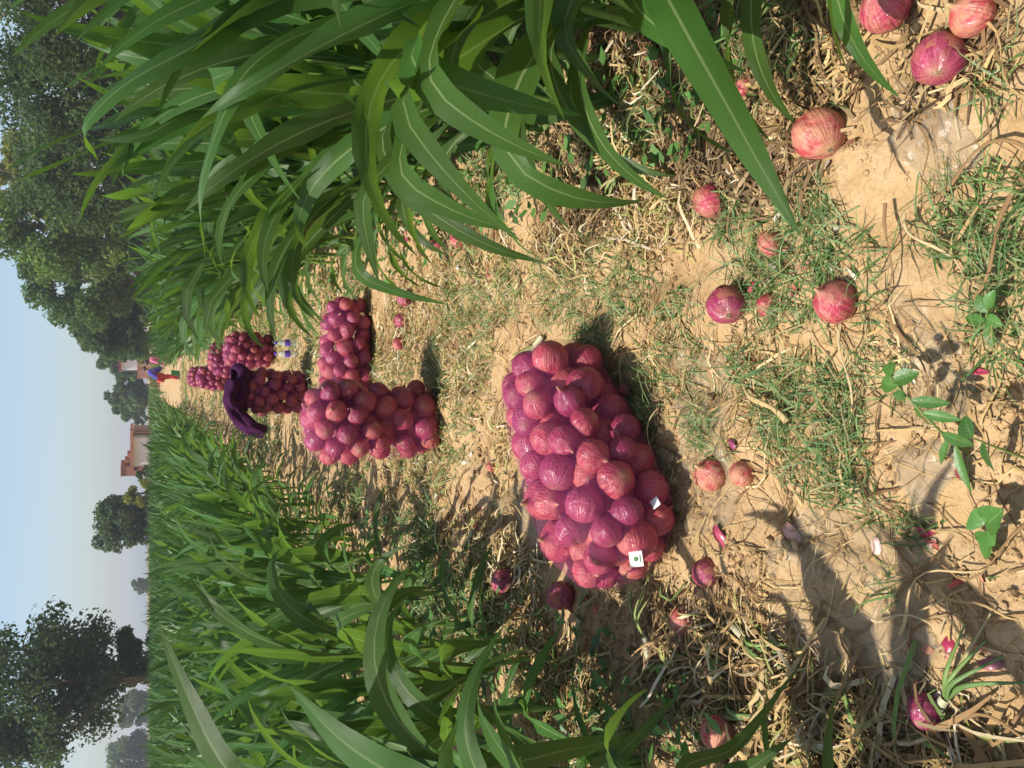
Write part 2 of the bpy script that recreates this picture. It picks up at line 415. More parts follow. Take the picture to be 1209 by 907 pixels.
rows_r = [(.99, 1.25, 15.0, 'edge row of the taller maize beside the strip', 1.0), (1.50, 1.5, 13.0, 'second row of the taller maize, behind the edge row', 1.0),
          (2.02, 2.2, 11.0, 'third row of the taller maize, deep in the field', 1.0)]
rows_l = [(-1.08, 2.15, 15.0, 'edge row of the shorter maize beside the strip', 1.0), (-1.60, 2.3, 13.0, 'second row of the shorter maize, behind the edge row', 1.0),
          (-2.12, 3.2, 12.0, 'third row of the shorter maize, deep in the field', 1.0)]
sd = 0
HR = lambda r: r.uniform(1.48, 1.70)
HL = lambda r: r.uniform(1.14, 1.36)
for (rows, left, HH) in ((rows_r, False, HR), (rows_l, True, HL)):
    for x0, y0, y1, words, _ in rows:
        r = random.Random(int(x0*100)); y = y0
        while y < y1:
            sd += 1
            near = y < 6.2 and abs(x0) < 1.9
            corn(x0+r.uniform(-.07, .07), y+r.uniform(-.05, .05), HH(r)*(1-.16*min(1, max(0, (y-5)/9)) if not left else 1), 'green maize plant in the '+words, 'maize plants in the '+words.split(',')[0], left, near, sd)
            y += r.uniform(.22, .31)*(.72 if (not left and y < 4.5) else 1)

# near plants beside the camera whose leaves throw shadows onto the strip
for i, (x, y, t) in enumerate([(1.02, 1.05, 1.5), (.98, .80, 1.55)]):
    corn(x, y, t, 'green maize plant in the edge row of the taller maize beside the strip', 'maize plants in the edge row of the taller maize beside the strip', False, True, 900+i)
for i, (x, y, t) in enumerate([(-1.04, 1.18, 1.45), (-1.02, .72, 1.6)]):
    corn(x, y, t, 'green maize plant in the edge row of the shorter maize beside the strip', 'maize plants in the edge row of the shorter maize beside the strip', True, True, 920+i)

# the rest of both fields: one mass
def field():
    protos = []
    for i in range(6):
        b = joined_mesh(300+i, None, 5, 3); protos.append((np.concatenate(b.v), np.concatenate(b.f)))
    r = np.random.default_rng(5); mb = MB()
    def put(x, y, h, k):
        v, f = protos[k % 6]; a = r.uniform(0, 6.283); c_, s_ = math.cos(a), math.sin(a); s = h/1.42
        vv = np.stack([(v[:, 0]*c_-v[:, 1]*s_)*s, (v[:, 0]*s_+v[:, 1]*c_)*s, v[:, 2]*s], -1)+np.array([x, y, 0])
        t = r.uniform(.75, 1.25); mb.add(vv, f, None, np.array([.060, .138, .026])*t*np.array([r.uniform(.85, 1.25), 1, 1]))
    k = 0
    for xr in np.arange(1.0, 6.6, .52):                     # taller maize
        y0 = {0: 15.0, 1: 13.0, 2: 11.0}.get(round((xr-1.0)/.52), max(1.6, (xr-2.0)*2.0))
        for y in np.arange(y0, 29 if xr < 2.2 else 24, .29 if xr < 2.2 else .36):
            put(xr+r.uniform(-.08, .08), y+r.uniform(-.08, .08), r.uniform(1.48, 1.70)*(1-.18*min(1, max(0, (y-5)/9))), k); k += 1
    for xr in np.arange(1.08, 16, .54):                     # shorter maize
        y0 = {0: 15.0, 1: 13.0, 2: 12.0}.get(round((xr-1.08)/.54), max(3.0, (xr-1.2)*2.0))
        for y in np.arange(y0, 40, .30 if y0 < 8 else .36):
            put(-xr+r.uniform(-.08, .08), y+r.uniform(-.1, .1), r.uniform(1.15, 1.40), k); k += 1
    for _ in range(2600):                                    # far part
        y = r.uniform(40, 120); x = r.uniform(-.62*y, .62*y)
        if -1.5 < x < 1.3 and y < 60: continue
        if x > .8 and y < 46 and x < 4: continue
        if x > 1.3 and y > 60: continue
        put(x, y, r.uniform(1.22, 1.40), k); k += 1
    o = mb.obj('maize_field', M['field']); tag(o, 'mass of green maize filling the far rows of both fields', 'maize field', kind='stuff')
field()

# ------------------------------------------------------------------ leaves of particular plants, laid through points in the air
def W3(v): return np.array(v)
def image_side(a, b):                      # across a blade that faces the lens
    dx, dy = b[0]-a[0], b[1]-a[1]; l = math.hypot(dx, dy) or 1
    return np.array(DOWN*(-dy/l)+RIGHT*(-dx/l))
def special_plant(x, y, tot, label, group, left, seed, leaves, ordinary=True):
    r = random.Random(seed)
    e = link('maize_plant', None, loc=(x, y, hz(x, y))); tag(e, label, 'maize plant', group)
    link('stalk', STALK[seed % 4], e, scale=tot/1.42)
    if ordinary:
        lib = LEAFL if left else LEAF
        for z, az, kind, s in leaf_plan(r, 1):
            s2 = s*tot/1.42; link('leaf', r.choice(lib[kind]), e, loc=(0, 0, z*tot/1.42), rot=(0, 0, az), scale=s2)
    for zb, W, pts, tw in leaves:
        P = [np.array([0, 0, zb])]+[np.array(AD(*p)-e.location) for p in pts]
        S = image_side(pts[0], pts[-1]); mb = MB()
        leaf_strip(mb, spline(P, 22), W, S, tw, .25, .12, r.uniform(0, 6))
        mb.obj('leaf', M['corn_left' if left else 'corn'], e)
GE = 'maize plants in the edge row of the taller maize beside the strip'
GL = 'maize plants in the edge row of the shorter maize beside the strip'
special_plant(1.06, 1.42, 1.5, 'maize plant whose broad pale leaf hangs over the bare soil beside loose onions', GE, False, 41,
    [(.62, .096, [(770, -40, 1.78), (800, 20, 1.73), (850, 110, 1.66), (897, 195, 1.6), (945, 278, 1.57)], .1)])
special_plant(1.02, 2.05, 1.7, 'maize plant with two long dark leaves curling high against the trees', GE, False, 43,
    [(.75, .085, [(330, -8, 2.1), (233, 52, 2.0), (147, 100, 1.95), (99, 152, 1.95), (116, 190, 1.98)], .9),
     (.55, .080, [(385, 30, 2.1), (300, 75, 2.0), (262, 140, 1.95), (236, 225, 1.95), (242, 305, 2.0)], 1.2),
     (.35, .062, [(560, 60, 2.3), (600, 110, 2.2), (612, 170, 2.15), (640, 230, 2.15), (672, 272, 2.2)], .8)])
special_plant(1.0, 2.75, 1.65, 'maize plant with long drooping leaves reaching towards the lying sack', GE, False, 47,
    [(.40, .07, [(455, 150, 2.95), (470, 215, 2.85), (530, 265, 2.8), (590, 295, 2.8), (648, 312, 2.85)], .3),
     (.75, .085, [(340, 110, 2.9), (230, 130, 2.8), (170, 160, 2.75), (105, 165, 2.75)], .5)])
special_plant(1.0, 3.9, 1.6, 'maize plant with low pale leaves arching towards the leaning sacks', GE, False, 49,
    [(.35, .07, [(365, 285, 4.1), (345, 320, 4.0), (352, 350, 3.95), (385, 383, 3.95)], .4),
     (.3, .07, [(425, 280, 3.9), (424, 322, 3.8), (470, 345, 3.8), (530, 360, 3.8)], .3)])
special_plant(-1.12, 2.2, 1.35, 'maize plant with a stiff broad leaf slanting up over the shorter field', GL, True, 51,
    [(.55, .10, [(330, 960, 2.5), (265, 905, 2.5), (225, 830, 2.55), (187, 738, 2.6)], .2),
     (.35, .11, [(560, 960, 1.95), (470, 918, 1.95), (400, 872, 2.0), (342, 810, 2.05)], .15)])
special_plant(-1.06, 1.75, 1.25, 'maize plant with leaves drooping beside a heap of dry onion tops', GL, True, 53,
    [(.35, .055, [(585, 935, 1.9), (560, 905, 1.9), (549, 855, 1.9), (562, 795, 1.95), (592, 742, 2.0)], .2),
     (.25, .08, [(560, 925, 2.1), (640, 893, 2.15), (700, 880, 2.2), (758, 866, 2.25)], .2)])
special_plant(-.98, 1.38, 1.15, 'maize plant whose leaf tip pokes out above dry onion tops by a round onion', GL, True, 57,
    [(.2, .05, [(865, 925, 1.75), (890, 905, 1.72), (935, 872, 1.7)], .1), (.18, .045, [(810, 915, 1.8), (870, 880, 1.8), (945, 785, 1.85)], .3)])

# ------------------------------------------------------------------ onions
def onion_mesh(seed, mat, seg=18, rings=13, neck=1.0):
    r = random.Random(seed); sq = r.uniform(.84, .98); mb = MB(); prof = []
    for i in range(rings):
        a = -1.40+i/(rings-1)*2.62
        prof.append((max(.05, math.cos(a)), math.sin(a)*sq))
    z1 = prof[-1][1]; r1 = prof[-1][0]
    for k, (rr, dz) in enumerate([(r1*.62, .10), (r1*.40, .22), (r1*.30, .36), (r1*.20, .50)]): prof.append((rr, z1+dz*neck))
    prof.insert(0, (.02, -sq*1.02)); prof.append((.012, z1+.54*neck))
    p1, p2 = r.uniform(0, 6), r.uniform(0, 6); k1 = r.choice([2, 3])
    lathe(mb, prof, seg, wob=lambda z, t: 1+.035*np.cos(t*k1+p1)+.02*np.cos(t*5+p2+z*2)); return mb
ON = [onion_mesh(i, None, neck=random.Random(i).uniform(.5, 1.2)).mesh('onion', M['onion']) for i in range(8)]
ONF = [onion_mesh(i, None, 11, 7, .8).mesh('onion', M['onion']) for i in range(5)]
ONL = [onion_mesh(20+i, None, 28, 18, 1.0).mesh('bulb', M['onion_loose']) for i in range(8)]
def root_mesh(seed):
    r = random.Random(seed); mb = MB()
    for i in range(26):
        a = r.uniform(0, 6.283); q = r.uniform(.02, .12); l = r.uniform(.1, .32)
        p0 = np.array([q*math.cos(a), q*math.sin(a), -.93]); p2 = p0*np.array([1+l*5*r.random(), 1+l*5*r.random(), 1])+np.array([0, 0, -l*.5])
        p1 = (p0+p2)/2+np.array([r.uniform(-.05, .05), r.uniform(-.05, .05), -.06])
        tube(mb, [p0, p1, p2], [.012, .01, .004], 4, (.45, .34, .2))
    return mb.mesh('roots', M['litter'])
ROOTS = [root_mesh(i) for i in range(3)]
def skin_mesh_flake(seed):
    r = random.Random(seed); mb = MB(); n = 12
    a0 = r.uniform(0, 6); th = np.linspace(a0, a0+r.uniform(.8, 1.5), n); ph = np.linspace(-.6, 1.0, n)
    T, P_ = np.meshgrid(th, ph); T = T+.22*np.sin(P_*5+seed)+.10*np.sin(P_*13+seed*2); P_ = P_+.16*np.sin(T*6+seed)*(P_ > 0); rr = 1.03+.06*np.sin(T*7+seed)*np.maximum(0, P_)
    mb.add(np.stack([rr*np.cos(P_)*np.cos(T), rr*np.cos(P_)*np.sin(T), rr*.92*np.sin(P_)], -1), grid_faces(n, n), None, (.36, .12, .085))
    return mb.mesh('loose_skin', M['litter'])
FLAKE = [skin_mesh_flake(i) for i in range(5)]

LOOSE = [  # px, py, diameter px, pole direction in the picture (dx, dy, towards the lens), label
 (1045, 10, 56, (-.6, -.3, .5), 'pink onion half in shade beside a dry tan stalk under the maize'),
 (1148, 16, 54, (-.9, -.2, .2), 'pale brown-skinned onion resting against a grey dry leaf'),
 (1108, 70, 60, (.3, -.6, -.5), 'split purple onion with torn papery skin in the shade'),
 (967, 158, 60, (-.2, -.8, -.55), 'large round red onion showing its root end beside bent green blades'),
 (838, 237, 40, (-.8, .3, .3), 'half-shaded onion beside a grass tuft and dry tops'),
 (910, 288, 32, (.6, -.5, .4), 'small red onion half hidden in grass under the hanging leaf'),
 (858, 360, 46, (.1, -.6, -.75), 'dusty brown-red onion lying root end up on bare soil'),
 (908, 362, 30, (.3, -.3, .4), 'small onion with a white dry neck at the edge of a grass clump'),
 (986, 357, 50, (-.6, -.3, .3), 'onion with peeling tan and purple skin in the grass'),
 (839, 560, 40, (-.7, -.4, .4), 'orange-skinned onion with a purple patch beside purple peelings'),
 (876, 560, 30, (.4, -.7, .3), 'broken purple onion with pale layers showing, beside an orange-skinned onion'),
 (835, 677, 36, (.1, -.7, -.6), 'round dark red onion with pale roots on open soil'),
 (806, 733, 36, (-.2, .9, .3), 'bright magenta onion pointing its neck at the dry tops'),
 (1091, 840, 44, (.95, .1, .2), 'smooth dark red onion with a long pale dry neck'),
 (662, 703, 34, (.5, .7, .3), 'pink onion with green leaves still on it below the lying sack'),
 (595, 686, 30, (-.2, -.3, .7), 'pale pink onion in dry tops at the edge of the shorter maize'),
 (848, 866, 42, (-.2, .7, .3), 'torn magenta onion buried in the heap of dry tops'),
 (879, 102, 24, (.3, .3, .5), 'dark red onion deep in shade under the taller maize'),
 (541, 282, 20, (.3, .3, .8), 'bright red onion with cut top at the foot of the taller maize'),
 (516, 288, 17, (.2, -.3, .8), 'small pink onion beside a bright red onion and blue-green tops'),
 (478, 352, 19, (.2, .5, .6), 'orange onion lying on clear soil beyond the grass'),
 (474, 378, 18, (.4, .3, .6), 'dark purple onion in a furrow beyond the grass'),
 (471, 406, 16, (.4, -.3, .6), 'small red onion on soil beside the crosswise sack'),
 (433, 130, 17, (.4, -.3, .6), 'pink onion glimpsed between maize stalks'),
 (738, 462, 16, (.4, -.3, .6), 'small orange onion tucked against the lying sack'),
 (580, 551, 13, (.8, 0, .4), 'thin orange onion on soil between the two nearer sacks'),
]
def loose_onion(i, px, py, dpx, pole, label):
    p = GH(px, py); depth = (p-CAM).dot(FWD); r = dpx/2*depth/FPX
    c = G(px, py, hz(p.x, p.y)+r*.55)
    z = (DOWN*pole[0]-RIGHT*pole[1]-FWD*pole[2]).normalized()
    e = link('onion', None, loc=c); e.rotation_mode = 'QUATERNION'
    e.rotation_quaternion = z.to_track_quat('Z', 'Y') @ Quaternion((0, 0, 1), i*1.3); e.scale = (r,)*3
    tag(e, label, 'onion', 'loose onions left on the soil')
    link('bulb', ONL[i % 8], e); link('roots', ROOTS[i % 3], e)
    if i % 3 != 1 and dpx > 28: link('loose_skin', FLAKE[i % 5], e)
    return e
for i, a in enumerate(LOOSE): loose_onion(i, *a)
# flat pieces of onion
def peel(px, py, dpx, label, col, seed):
    p = GH(px, py); depth = (p-CAM).dot(FWD); r = dpx/2*depth/FPX; rr = random.Random(seed); mb = MB(); n = 8
    T, P_ = np.meshgrid(np.linspace(-1.1, 1.1, n), np.linspace(-1.25, 1.25, n))
    R = 1+.08*np.sin(T*3+seed)
    V = np.stack([np.cos(P_)*np.sin(T)*.62*R, np.sin(P_)*(1+.10*np.sin(T*7+seed)), np.cos(P_)*np.cos(T)*.32+.06*np.sin(P_*4+seed)], -1)
    mb.add(V, grid_faces(n, n), None, col); mb.add(V*np.array([.93, .97, .9]), grid_faces(n, n)[:, ::-1], None, tuple(min(1, k*1.5+.1) for k in col))
    o = mb.obj('onion_scale', M['peel'] if 'peel' in M else M['litter']); o.location = (p.x, p.y, p.z+.004); o.scale = (r,)*3; o.rotation_euler = (rr.uniform(-.4, .4), rr.uniform(-.3, .3), rr.uniform(0, 6))
    tag(o, label, 'onion piece', 'loose onion scales on the soil')
M['peel'] = m_tint('onion_scale', .3, .1, .5, .2, 40)
peel(1123, 762, 30, 'bright magenta onion scale lying in a crack of dry soil', (.36, .03, .075), 1)
peel(1172, 784, 30, 'dull mauve onion scale lying flat near a crack in the soil', (.34, .12, .13), 2)
peel(853, 634, 32, 'slender pink onion scale beside a dry stalk on open soil', (.38, .06, .10), 3)
peel(937, 630, 30, 'pale pink onion scale pressed into smooth soil', (.50, .27, .22), 4)
peel(1037, 645, 24, 'white and pink onion scale near the holes in the film', (.62, .42, .36), 5)
peel(866, 524, 20, 'small violet onion scale under the grass clump', (.28, .05, .12), 6)

# ------------------------------------------------------------------ net sacks
def sack(name, label, loc, rot, L, A, B, r_on, seed, standing=False, far=False, flat=True, net='net', open_top=False, p_end=5.0):
    """axis along local X (lying) or Z (standing); A half width, B half height"""
    rg = np.random.default_rng(seed); r = random.Random(seed)
    e = link(name, None, loc=loc, rot=rot); tag(e, label, 'onion sack', 'net sacks of red onions')
    def toxyz(ax, a, b): return np.stack([a, b, ax], -1) if standing else np.stack([ax, a, b], -1)
    nt, nth = (44, 52) if not far else (24, 28)
    s = np.linspace(0, 1, nt); t = .5*(1-np.cos(np.pi*s)); th = np.linspace(0, 2*np.pi, nth, endpoint=False)
    prof = (1-np.abs(2*t-1)**p_end)**.5; prof = np.maximum(prof, .04)
    TT, TH = np.meshgrid(t, th, indexing='ij'); PR = prof[:, None]*np.ones(nth)
    lump = 1+.05*np.sin(TT*9+seed)+.04*np.cos(TH*2+seed)
    ca, sa = np.cos(TH), np.sin(TH); q = 2.4
    ca = np.sign(ca)*np.abs(ca)**(2/q); sa = np.sign(sa)*np.abs(sa)**(2/q)
    ax = (TT-.5)*L; a = A*PR*ca*lump; b = B*PR*sa*lump
    if not standing and flat: b = np.maximum(b, -B*.78)
    P = toxyz(ax, a, b)
    cx = np.clip(ax, -L/2+A*.75, L/2-A*.75); C = toxyz(cx, 0*a, 0*b)
    D = P-C; base = np.linalg.norm(D, axis=-1); D = D/(base[..., None]+1e-9)
    flatP = P.reshape(-1, 3); flatD = D.reshape(-1, 3)
    dA = np.linalg.norm(np.cross(np.gradient(P, axis=0), np.gradient(P, axis=1)), axis=-1).ravel(); pr = dA/dA.sum()
    cen = []; rad = []
    for k in rg.choice(len(flatP), 5000, p=pr):
        rr = r_on*rg.uniform(.82, 1.16); c = flatP[k]-flatD[k]*rr*rg.uniform(1.0, 1.16)
        if all(np.sum((c-c2)**2) > (.83*(rr+r2))**2 for c2, r2 in zip(cen, rad)): cen.append(c); rad.append(rr)
    cen = np.array(cen); rad = np.array(rad)
    lib = ONF if far else ON
    for c, rr in zip(cen, rad):
        link('onion', r.choice(lib), e, loc=c, rot=(r.uniform(0, 6.28), r.uniform(0, 3.14), r.uniform(0, 6.28)), scale=float(rr))
    # deeper onions seen through the gaps
    mb = MB(); pm = onion_mesh(3, None, 10, 6, .5); pv, pf, pu = pm.v[0], pm.f[0], pm.u[0]
    for k in rg.choice(len(flatP), 60 if not far else 30, p=pr):
        rr = r_on*rg.uniform(.9, 1.1); c = flatP[k]-flatD[k]*r_on*rg.uniform(2.0, 2.9)
        R = np.array(Euler((r.uniform(0, 6), r.uniform(0, 6), 0)).to_matrix()); mb.add(pv*rr@R.T+c, pf, pu)
    tag(mb.obj('inner_onions', M['onion'], e), kind='stuff')
    # net drawn tight over the onions
    best = base*.88
    for c, rr in zip(cen, rad):
        w = c-C; tb = (w*D).sum(-1); d2 = (w*w).sum(-1)-tb*tb; R2 = (rr*1.02)**2
        hit = (d2 < R2) & (tb > 0); sd_ = np.where(hit, tb+np.sqrt(np.maximum(R2-d2, 0)), 0); best = np.maximum(best, sd_)
    sm = best.copy()
    for _ in range(12):
        pad = np.vstack([sm[:1], sm, sm[-1:]])
        bl = (pad[:-2]+pad[2:]+np.roll(sm, 1, 1)+np.roll(sm, -1, 1))/4
        sm = np.maximum(best, bl)
    sm = sm+.003
    V = C+D*sm[..., None]
    if not standing and flat:
        V[..., 2] = np.maximum(V[..., 2], -B*.84)
    uv = np.stack([TH/6.2832, TT], -1); mb = MB()
    rows = nt if not open_top else int(nt*.86)
    mb.add(V[:rows], grid_faces(rows, nth, True), uv[:rows]); mb.obj('net', M[net], e)
    return e, V, toxyz

a0, b0 = Vector((-.555, 2.09)), Vector((.10, 2.66))
ctr = (a0+b0)/2; ang = math.atan2(b0.y-a0.y, b0.x-a0.x)
zb = max(hz(ctr.x, ctr.y), .0)
sk, V, _ = sack('onion_sack', 'full purple net sack of red onions lying alone on bare soil with white tag', (ctr.x, ctr.y, zb+.155), (0, -.02, ang), .87, .215, .185, .056, 5)
def tag_card(parent, P, n, sz, name, green):
    q = Vector(n).normalized().to_track_quat('Z', 'Y'); mb = MB(); box(mb, -sz, sz, -sz*.9, sz*.9, -.0006, .0006)
    o = mb.obj(name, M['paper'], parent, False); o.rotation_mode = 'QUATERNION'; o.rotation_quaternion = q; o.location = P
    if green:
        mb = MB(); lathe(mb, [(.001, 0), (sz*.32, 0), (sz*.32, .0006), (.001, .0006)], 10, off=(0, 0, .0012)); mb.add(np.array([[-.5, -.62, 0.0018], [.5, -.62, .0018], [.5, -.52, .0018], [-.5, -.52, .0018]])*np.array([sz, sz, 1]), [[0, 1, 2, 3]])
        g = mb.obj('printed_mark', M['greenprint'], o, False)
M['paper'] = m_plain('white_paper', (.78, .78, .74), .6, .3, (.70, .70, .66))
M['greenprint'] = m_plain('green_print', (.08, .22, .07), .6, .3)
bpy.context.view_layer.update()
inv = sk.matrix_world.inverted()
def on_sack(inv, V, px, py):                # nearest net point seen at a photo pixel
    d = (inv.to_3x3() @ ray(px, py)).normalized(); o = inv @ CAM
    F = V.reshape(-1, 3)-np.array(o); tt = F@np.array(d); dist = np.linalg.norm(F-tt[:, None]*np.array(d), axis=1)
    k = np.argsort(dist+.25*(tt-tt.min()))[0]; return Vector(V.reshape(-1, 3)[k]), -d
p, n = on_sack(inv, V, 754, 663); tag_card(sk, p+n*.012, n+Vector((.1, .2, .2)), .021, 'tag', True)
p, n = on_sack(inv, V, 778, 590); tag_card(sk, p+n*.008, n+Vector((.5, .1, .6)), .014, 'tag', False)
# loose hem of the net at the gathered end
def hem(parent, pts, w, name='hem'):
    mb = MB(); P = spline(pts, 14); leaf_strip(mb, P, w, (0, 0, 1), .6, .3, .5, 1.0); mb.obj(name, M['hem'], parent)
M['hem'] = m_plain('purple_hem', (.13, .02, .13), .6, .3)

def ground_at(px, py): return GH(px, py)
g2 = ground_at(515, 498)
s2, V2, _ = sack('onion_sack', 'full net sack of red onions standing upright before the crosswise sack', (g2.x+.01, g2.y+.0, g2.z+.345), (.03, -.02, .4), .74, .205, .20, .056, 8, standing=True, p_end=7)
g3 = ground_at(440, 412)
sack('onion_sack', 'net sack of red onions lying crosswise behind the upright sack', (g3.x-.05, g3.y+.08, g3.z+.16), (0, 0, .05), .84, .19, .185, .055, 11)
g4 = ground_at(366, 463)
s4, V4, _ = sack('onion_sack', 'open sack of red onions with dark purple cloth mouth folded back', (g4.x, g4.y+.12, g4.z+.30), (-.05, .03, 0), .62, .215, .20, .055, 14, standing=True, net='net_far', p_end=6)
# folded-back mouth: a thick purple cloth roll
def cloth(parent):
    mb = MB(); n, m_ = 36, 7; th = np.linspace(0, 2*np.pi, n, endpoint=False); V = []
    for j in range(m_):                                     # collar round the mouth
        s = j/(m_-1); rad = .19+.05*math.sin(s*3.1); z = .24+.13*s
        V.append(np.stack([rad*(1+.08*np.sin(th*3+1))*np.cos(th), rad*(1+.08*np.sin(th*5))*np.sin(th), z+.03*np.sin(th*2)+.015*np.sin(th*5+1)], -1))
    mb.add(np.array(V), grid_faces(m_, n, True))
    o = mb.obj('cloth_collar', M['cloth'], parent); sd_ = o.modifiers.new('thick', 'SOLIDIFY'); sd_.thickness = .01
    mb = MB(); P = spline([(.08, -.06, .33), (-.06, -.12, .38), (-.20, -.17, .33), (-.31, -.20, .21), (-.36, -.20, .09)], 22)
    T = np.gradient(P, axis=0); T /= np.linalg.norm(T, axis=1)[:, None]; Y_ = np.array([0, 1., 0]); U = np.cross(T, Y_)
    th = np.linspace(0, 2*np.pi, 28, endpoint=False); s = np.linspace(0, 1, 22)
    ra = (.17-.06*s)[:, None]*(1+.16*np.sin(th*3+s[:, None]*6)+.10*np.sin(th*5-s[:, None]*11)+.07*np.sin(th*11+s[:, None]*7)+.07*np.sin(s[:, None]*24+2*np.sin(th*2)))
    V = P[:, None]+(ra*np.cos(th))[..., None]*U[:, None]*.48+(ra*np.sin(th))[..., None]*Y_*.95
    mb.add(V, grid_faces(22, 28, True)); o = mb.obj('cloth_sleeve', M['cloth'], parent)
    sd_ = o.modifiers.new('thick', 'SOLIDIFY'); sd_.thickness = .008
    ss = o.modifiers.new('smooth', 'SUBSURF'); ss.levels = 1; ss.render_levels = 1
cloth(s4)
for (px, py, L_, stand, rz, sdn, lab) in [
    (326, 414, .62, True, .3, 21, 'dark net sack of onions standing behind the water bottles'),
    (300, 428, .66, True, .8, 22, 'net sack of onions standing between the open sack and the maize'),
    (277, 446, .66, True, 0, 23, 'pink-red net sack of onions leaning in the far pile beside the open sack'),
    (263, 446, .70, True, .5, 24, 'farthest net sack of onions in the pile along the strip')]:
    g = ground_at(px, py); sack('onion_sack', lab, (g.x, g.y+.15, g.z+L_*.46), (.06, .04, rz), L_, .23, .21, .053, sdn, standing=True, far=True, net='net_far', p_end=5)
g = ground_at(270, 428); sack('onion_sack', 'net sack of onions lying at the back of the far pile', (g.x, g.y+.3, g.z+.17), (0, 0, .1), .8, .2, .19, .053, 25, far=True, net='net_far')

# ------------------------------------------------------------------ water bottles
M['pet'] = NT('clear_plastic'); M['pet'].set(Base_Color=(.75, .80, .82, 1), Roughness=.08); M['pet'].see_through(.38); M['pet'] = M['pet'].mat
M['plabel'] = m_plain('violet_label', (.10, .045, .42), .4, .5, (.14, .07, .5), 60)
for i, (px, py, lab) in enumerate([(352, 405, 'clear water bottle with violet label nearer the maize stalks'), (352, 418, 'clear water bottle with violet label nearer the open sack')]):
    g = ground_at(px, py); e = link('water_bottle', None, loc=(g.x, g.y, g.z+.004), rot=(0, .03*(i-.4), i*1.0)); tag(e, lab, 'bottle', 'water bottles on the soil')
    mb = MB(); lathe(mb, [(.004, .004), (.028, .0), (.033, .01), (.033, .05), (.030, .055), (.033, .06), (.033, .13), (.030, .15), (.020, .185), (.013, .20), (.013, .215)], 16); mb.obj('body', M['pet'], e)
    mb = MB(); lathe(mb, [(.0338, .075), (.0342, .077), (.0342, .125), (.0338, .127)], 16); mb.obj('label', M['plabel'], e)
    mb = MB(); lathe(mb, [(.0155, .205), (.016, .207), (.016, .226), (.014, .229), (.001, .229)], 14); mb.obj('cap', M['plabel'], e)

# ------------------------------------------------------------------ litter, grass, weeds, film
def ribbons(N, xs, ys, L, W, cols, lift, curl, rg, n=6, stand=0.0, out=None):
    """N flat curved strips on the soil, joined"""
    x0 = np.asarray(xs); y0 = np.asarray(ys); l = rg.uniform(L[0], L[1], N); w = rg.uniform(W[0], W[1], N); a = rg.uniform(0, 6.283, N); k = rg.normal(0, curl, N)
    s = np.linspace(0, 1, n)
    ang = a[:, None]+k[:, None]*s[None]*(1+.6*np.sin(s[None]*5+a[:, None]))
    dx = np.cos(ang)*l[:, None]/(n-1); dy = np.sin(ang)*l[:, None]/(n-1)
    X = x0[:, None]+np.cumsum(dx, 1)-dx[:, :1]-.5*l[:, None]*np.cos(a)[:, None]*(1-stand); Y = y0[:, None]+np.cumsum(dy, 1)-dy[:, :1]-.5*l[:, None]*np.sin(a)[:, None]*(1-stand)
    base = H(X, Y); lf = rg.uniform(lift[0], lift[1], N)
    Z = base+.004+lf[:, None]*(np.sin(s[None]*3.14*rg.uniform(.5, 1.2, N)[:, None])*.8+.25)
    if stand: Z = base[:, :1]+l[:, None]*(np.sin(s*1.75*rg.uniform(.55, 1.15, N)[:, None])*stand)
    nx = -np.sin(ang); ny = np.cos(ang); tilt = rg.uniform(-.6, .6, N)[:, None]*(1+s[None])
    wp = w[:, None]*(1-.75*s[None]**3)*.5
    if stand: wp = w[:, None]*(1-s[None]**1.6*.93)*.5
    A = np.stack([X+nx*wp, Y+ny*wp, Z+wp*tilt], -1); B = np.stack([X-nx*wp, Y-ny*wp, Z-wp*tilt], -1)
    V = np.stack([A, B], 2).reshape(N*n*2, 3)
    f = grid_faces(n, 2); F = (f[None]+(np.arange(N)*n*2)[:, None, None]).reshape(-1, 4)
    cols = np.asarray(cols); c = cols[rg.integers(0, len(cols), N)]*rg.uniform(.7, 1.2, N)[:, None]
    out.add(V, F, None, np.repeat(c, n*2, 0))
rg = np.random.default_rng(11)
STRAW = [(.46, .31, .13), (.38, .24, .10), (.50, .36, .17), (.26, .155, .07), (.52, .40, .22), (.42, .28, .12), (.20, .11, .05)]
STRAW2 = STRAW+STRAW[:4]+[(.62, .53, .38), (.55, .44, .27), (.26, .28, .08), (.36, .36, .12)]
mb = MB()
def zone(N, x0, x1, y0, y1, L, W, cols, lift, curl=1.2, sd=0):
    x = rg.uniform(x0, x1, N*3); y = rg.uniform(y0, y1, N*3)
    d = fbm(x*2.6+sd, y*2.6, 90+sd, 3); keep = np.argsort(-(d+rg.uniform(0, .22, len(d))))[:N]
    ribbons(N, x[keep], y[keep], L, W, cols, lift, curl, rg, out=mb)
DEAD = [(.17, .10, .05), (.24, .15, .07), (.13, .08, .045), (.30, .21, .11)]
zone(1500, -1.25, -.64, 1.0, 2.7, (.05, .20), (.002, .008), STRAW2, (0, .06), 1.8, 1)
zone(900, -1.25, -.62, 1.0, 2.7, (.05, .20), (.002, .009), DEAD, (0, .03), 1.8, 21)
zone(220, -1.25, -.60, 1.0, 2.7, (.10, .26), (.006, .014), STRAW2+[(.16, .24, .06), (.2, .3, .08)], (0, .06), 1.6, 1)
zone(350, -.75, -.35, 1.0, 2.6, (.04, .18), (.0015, .006), STRAW, (0, .015), 1.8, 22)
zone(2000, .45, 1.2, 1.5, 3.3, (.05, .2), (.002, .009), DEAD, (0, .03), 1.8, 23)  # brown dead litter, its dark tone partly standing in for shade under taller maize
zone(1600, -1.3, -.62, 2.4, 4.2, (.05, .22), (.003, .010), STRAW2, (0, .05), 1.8, 2)
zone(1300, .42, 1.1, 1.75, 3.1, (.04, .18), (.002, .008), STRAW2, (0, .05), 2.0, 3)
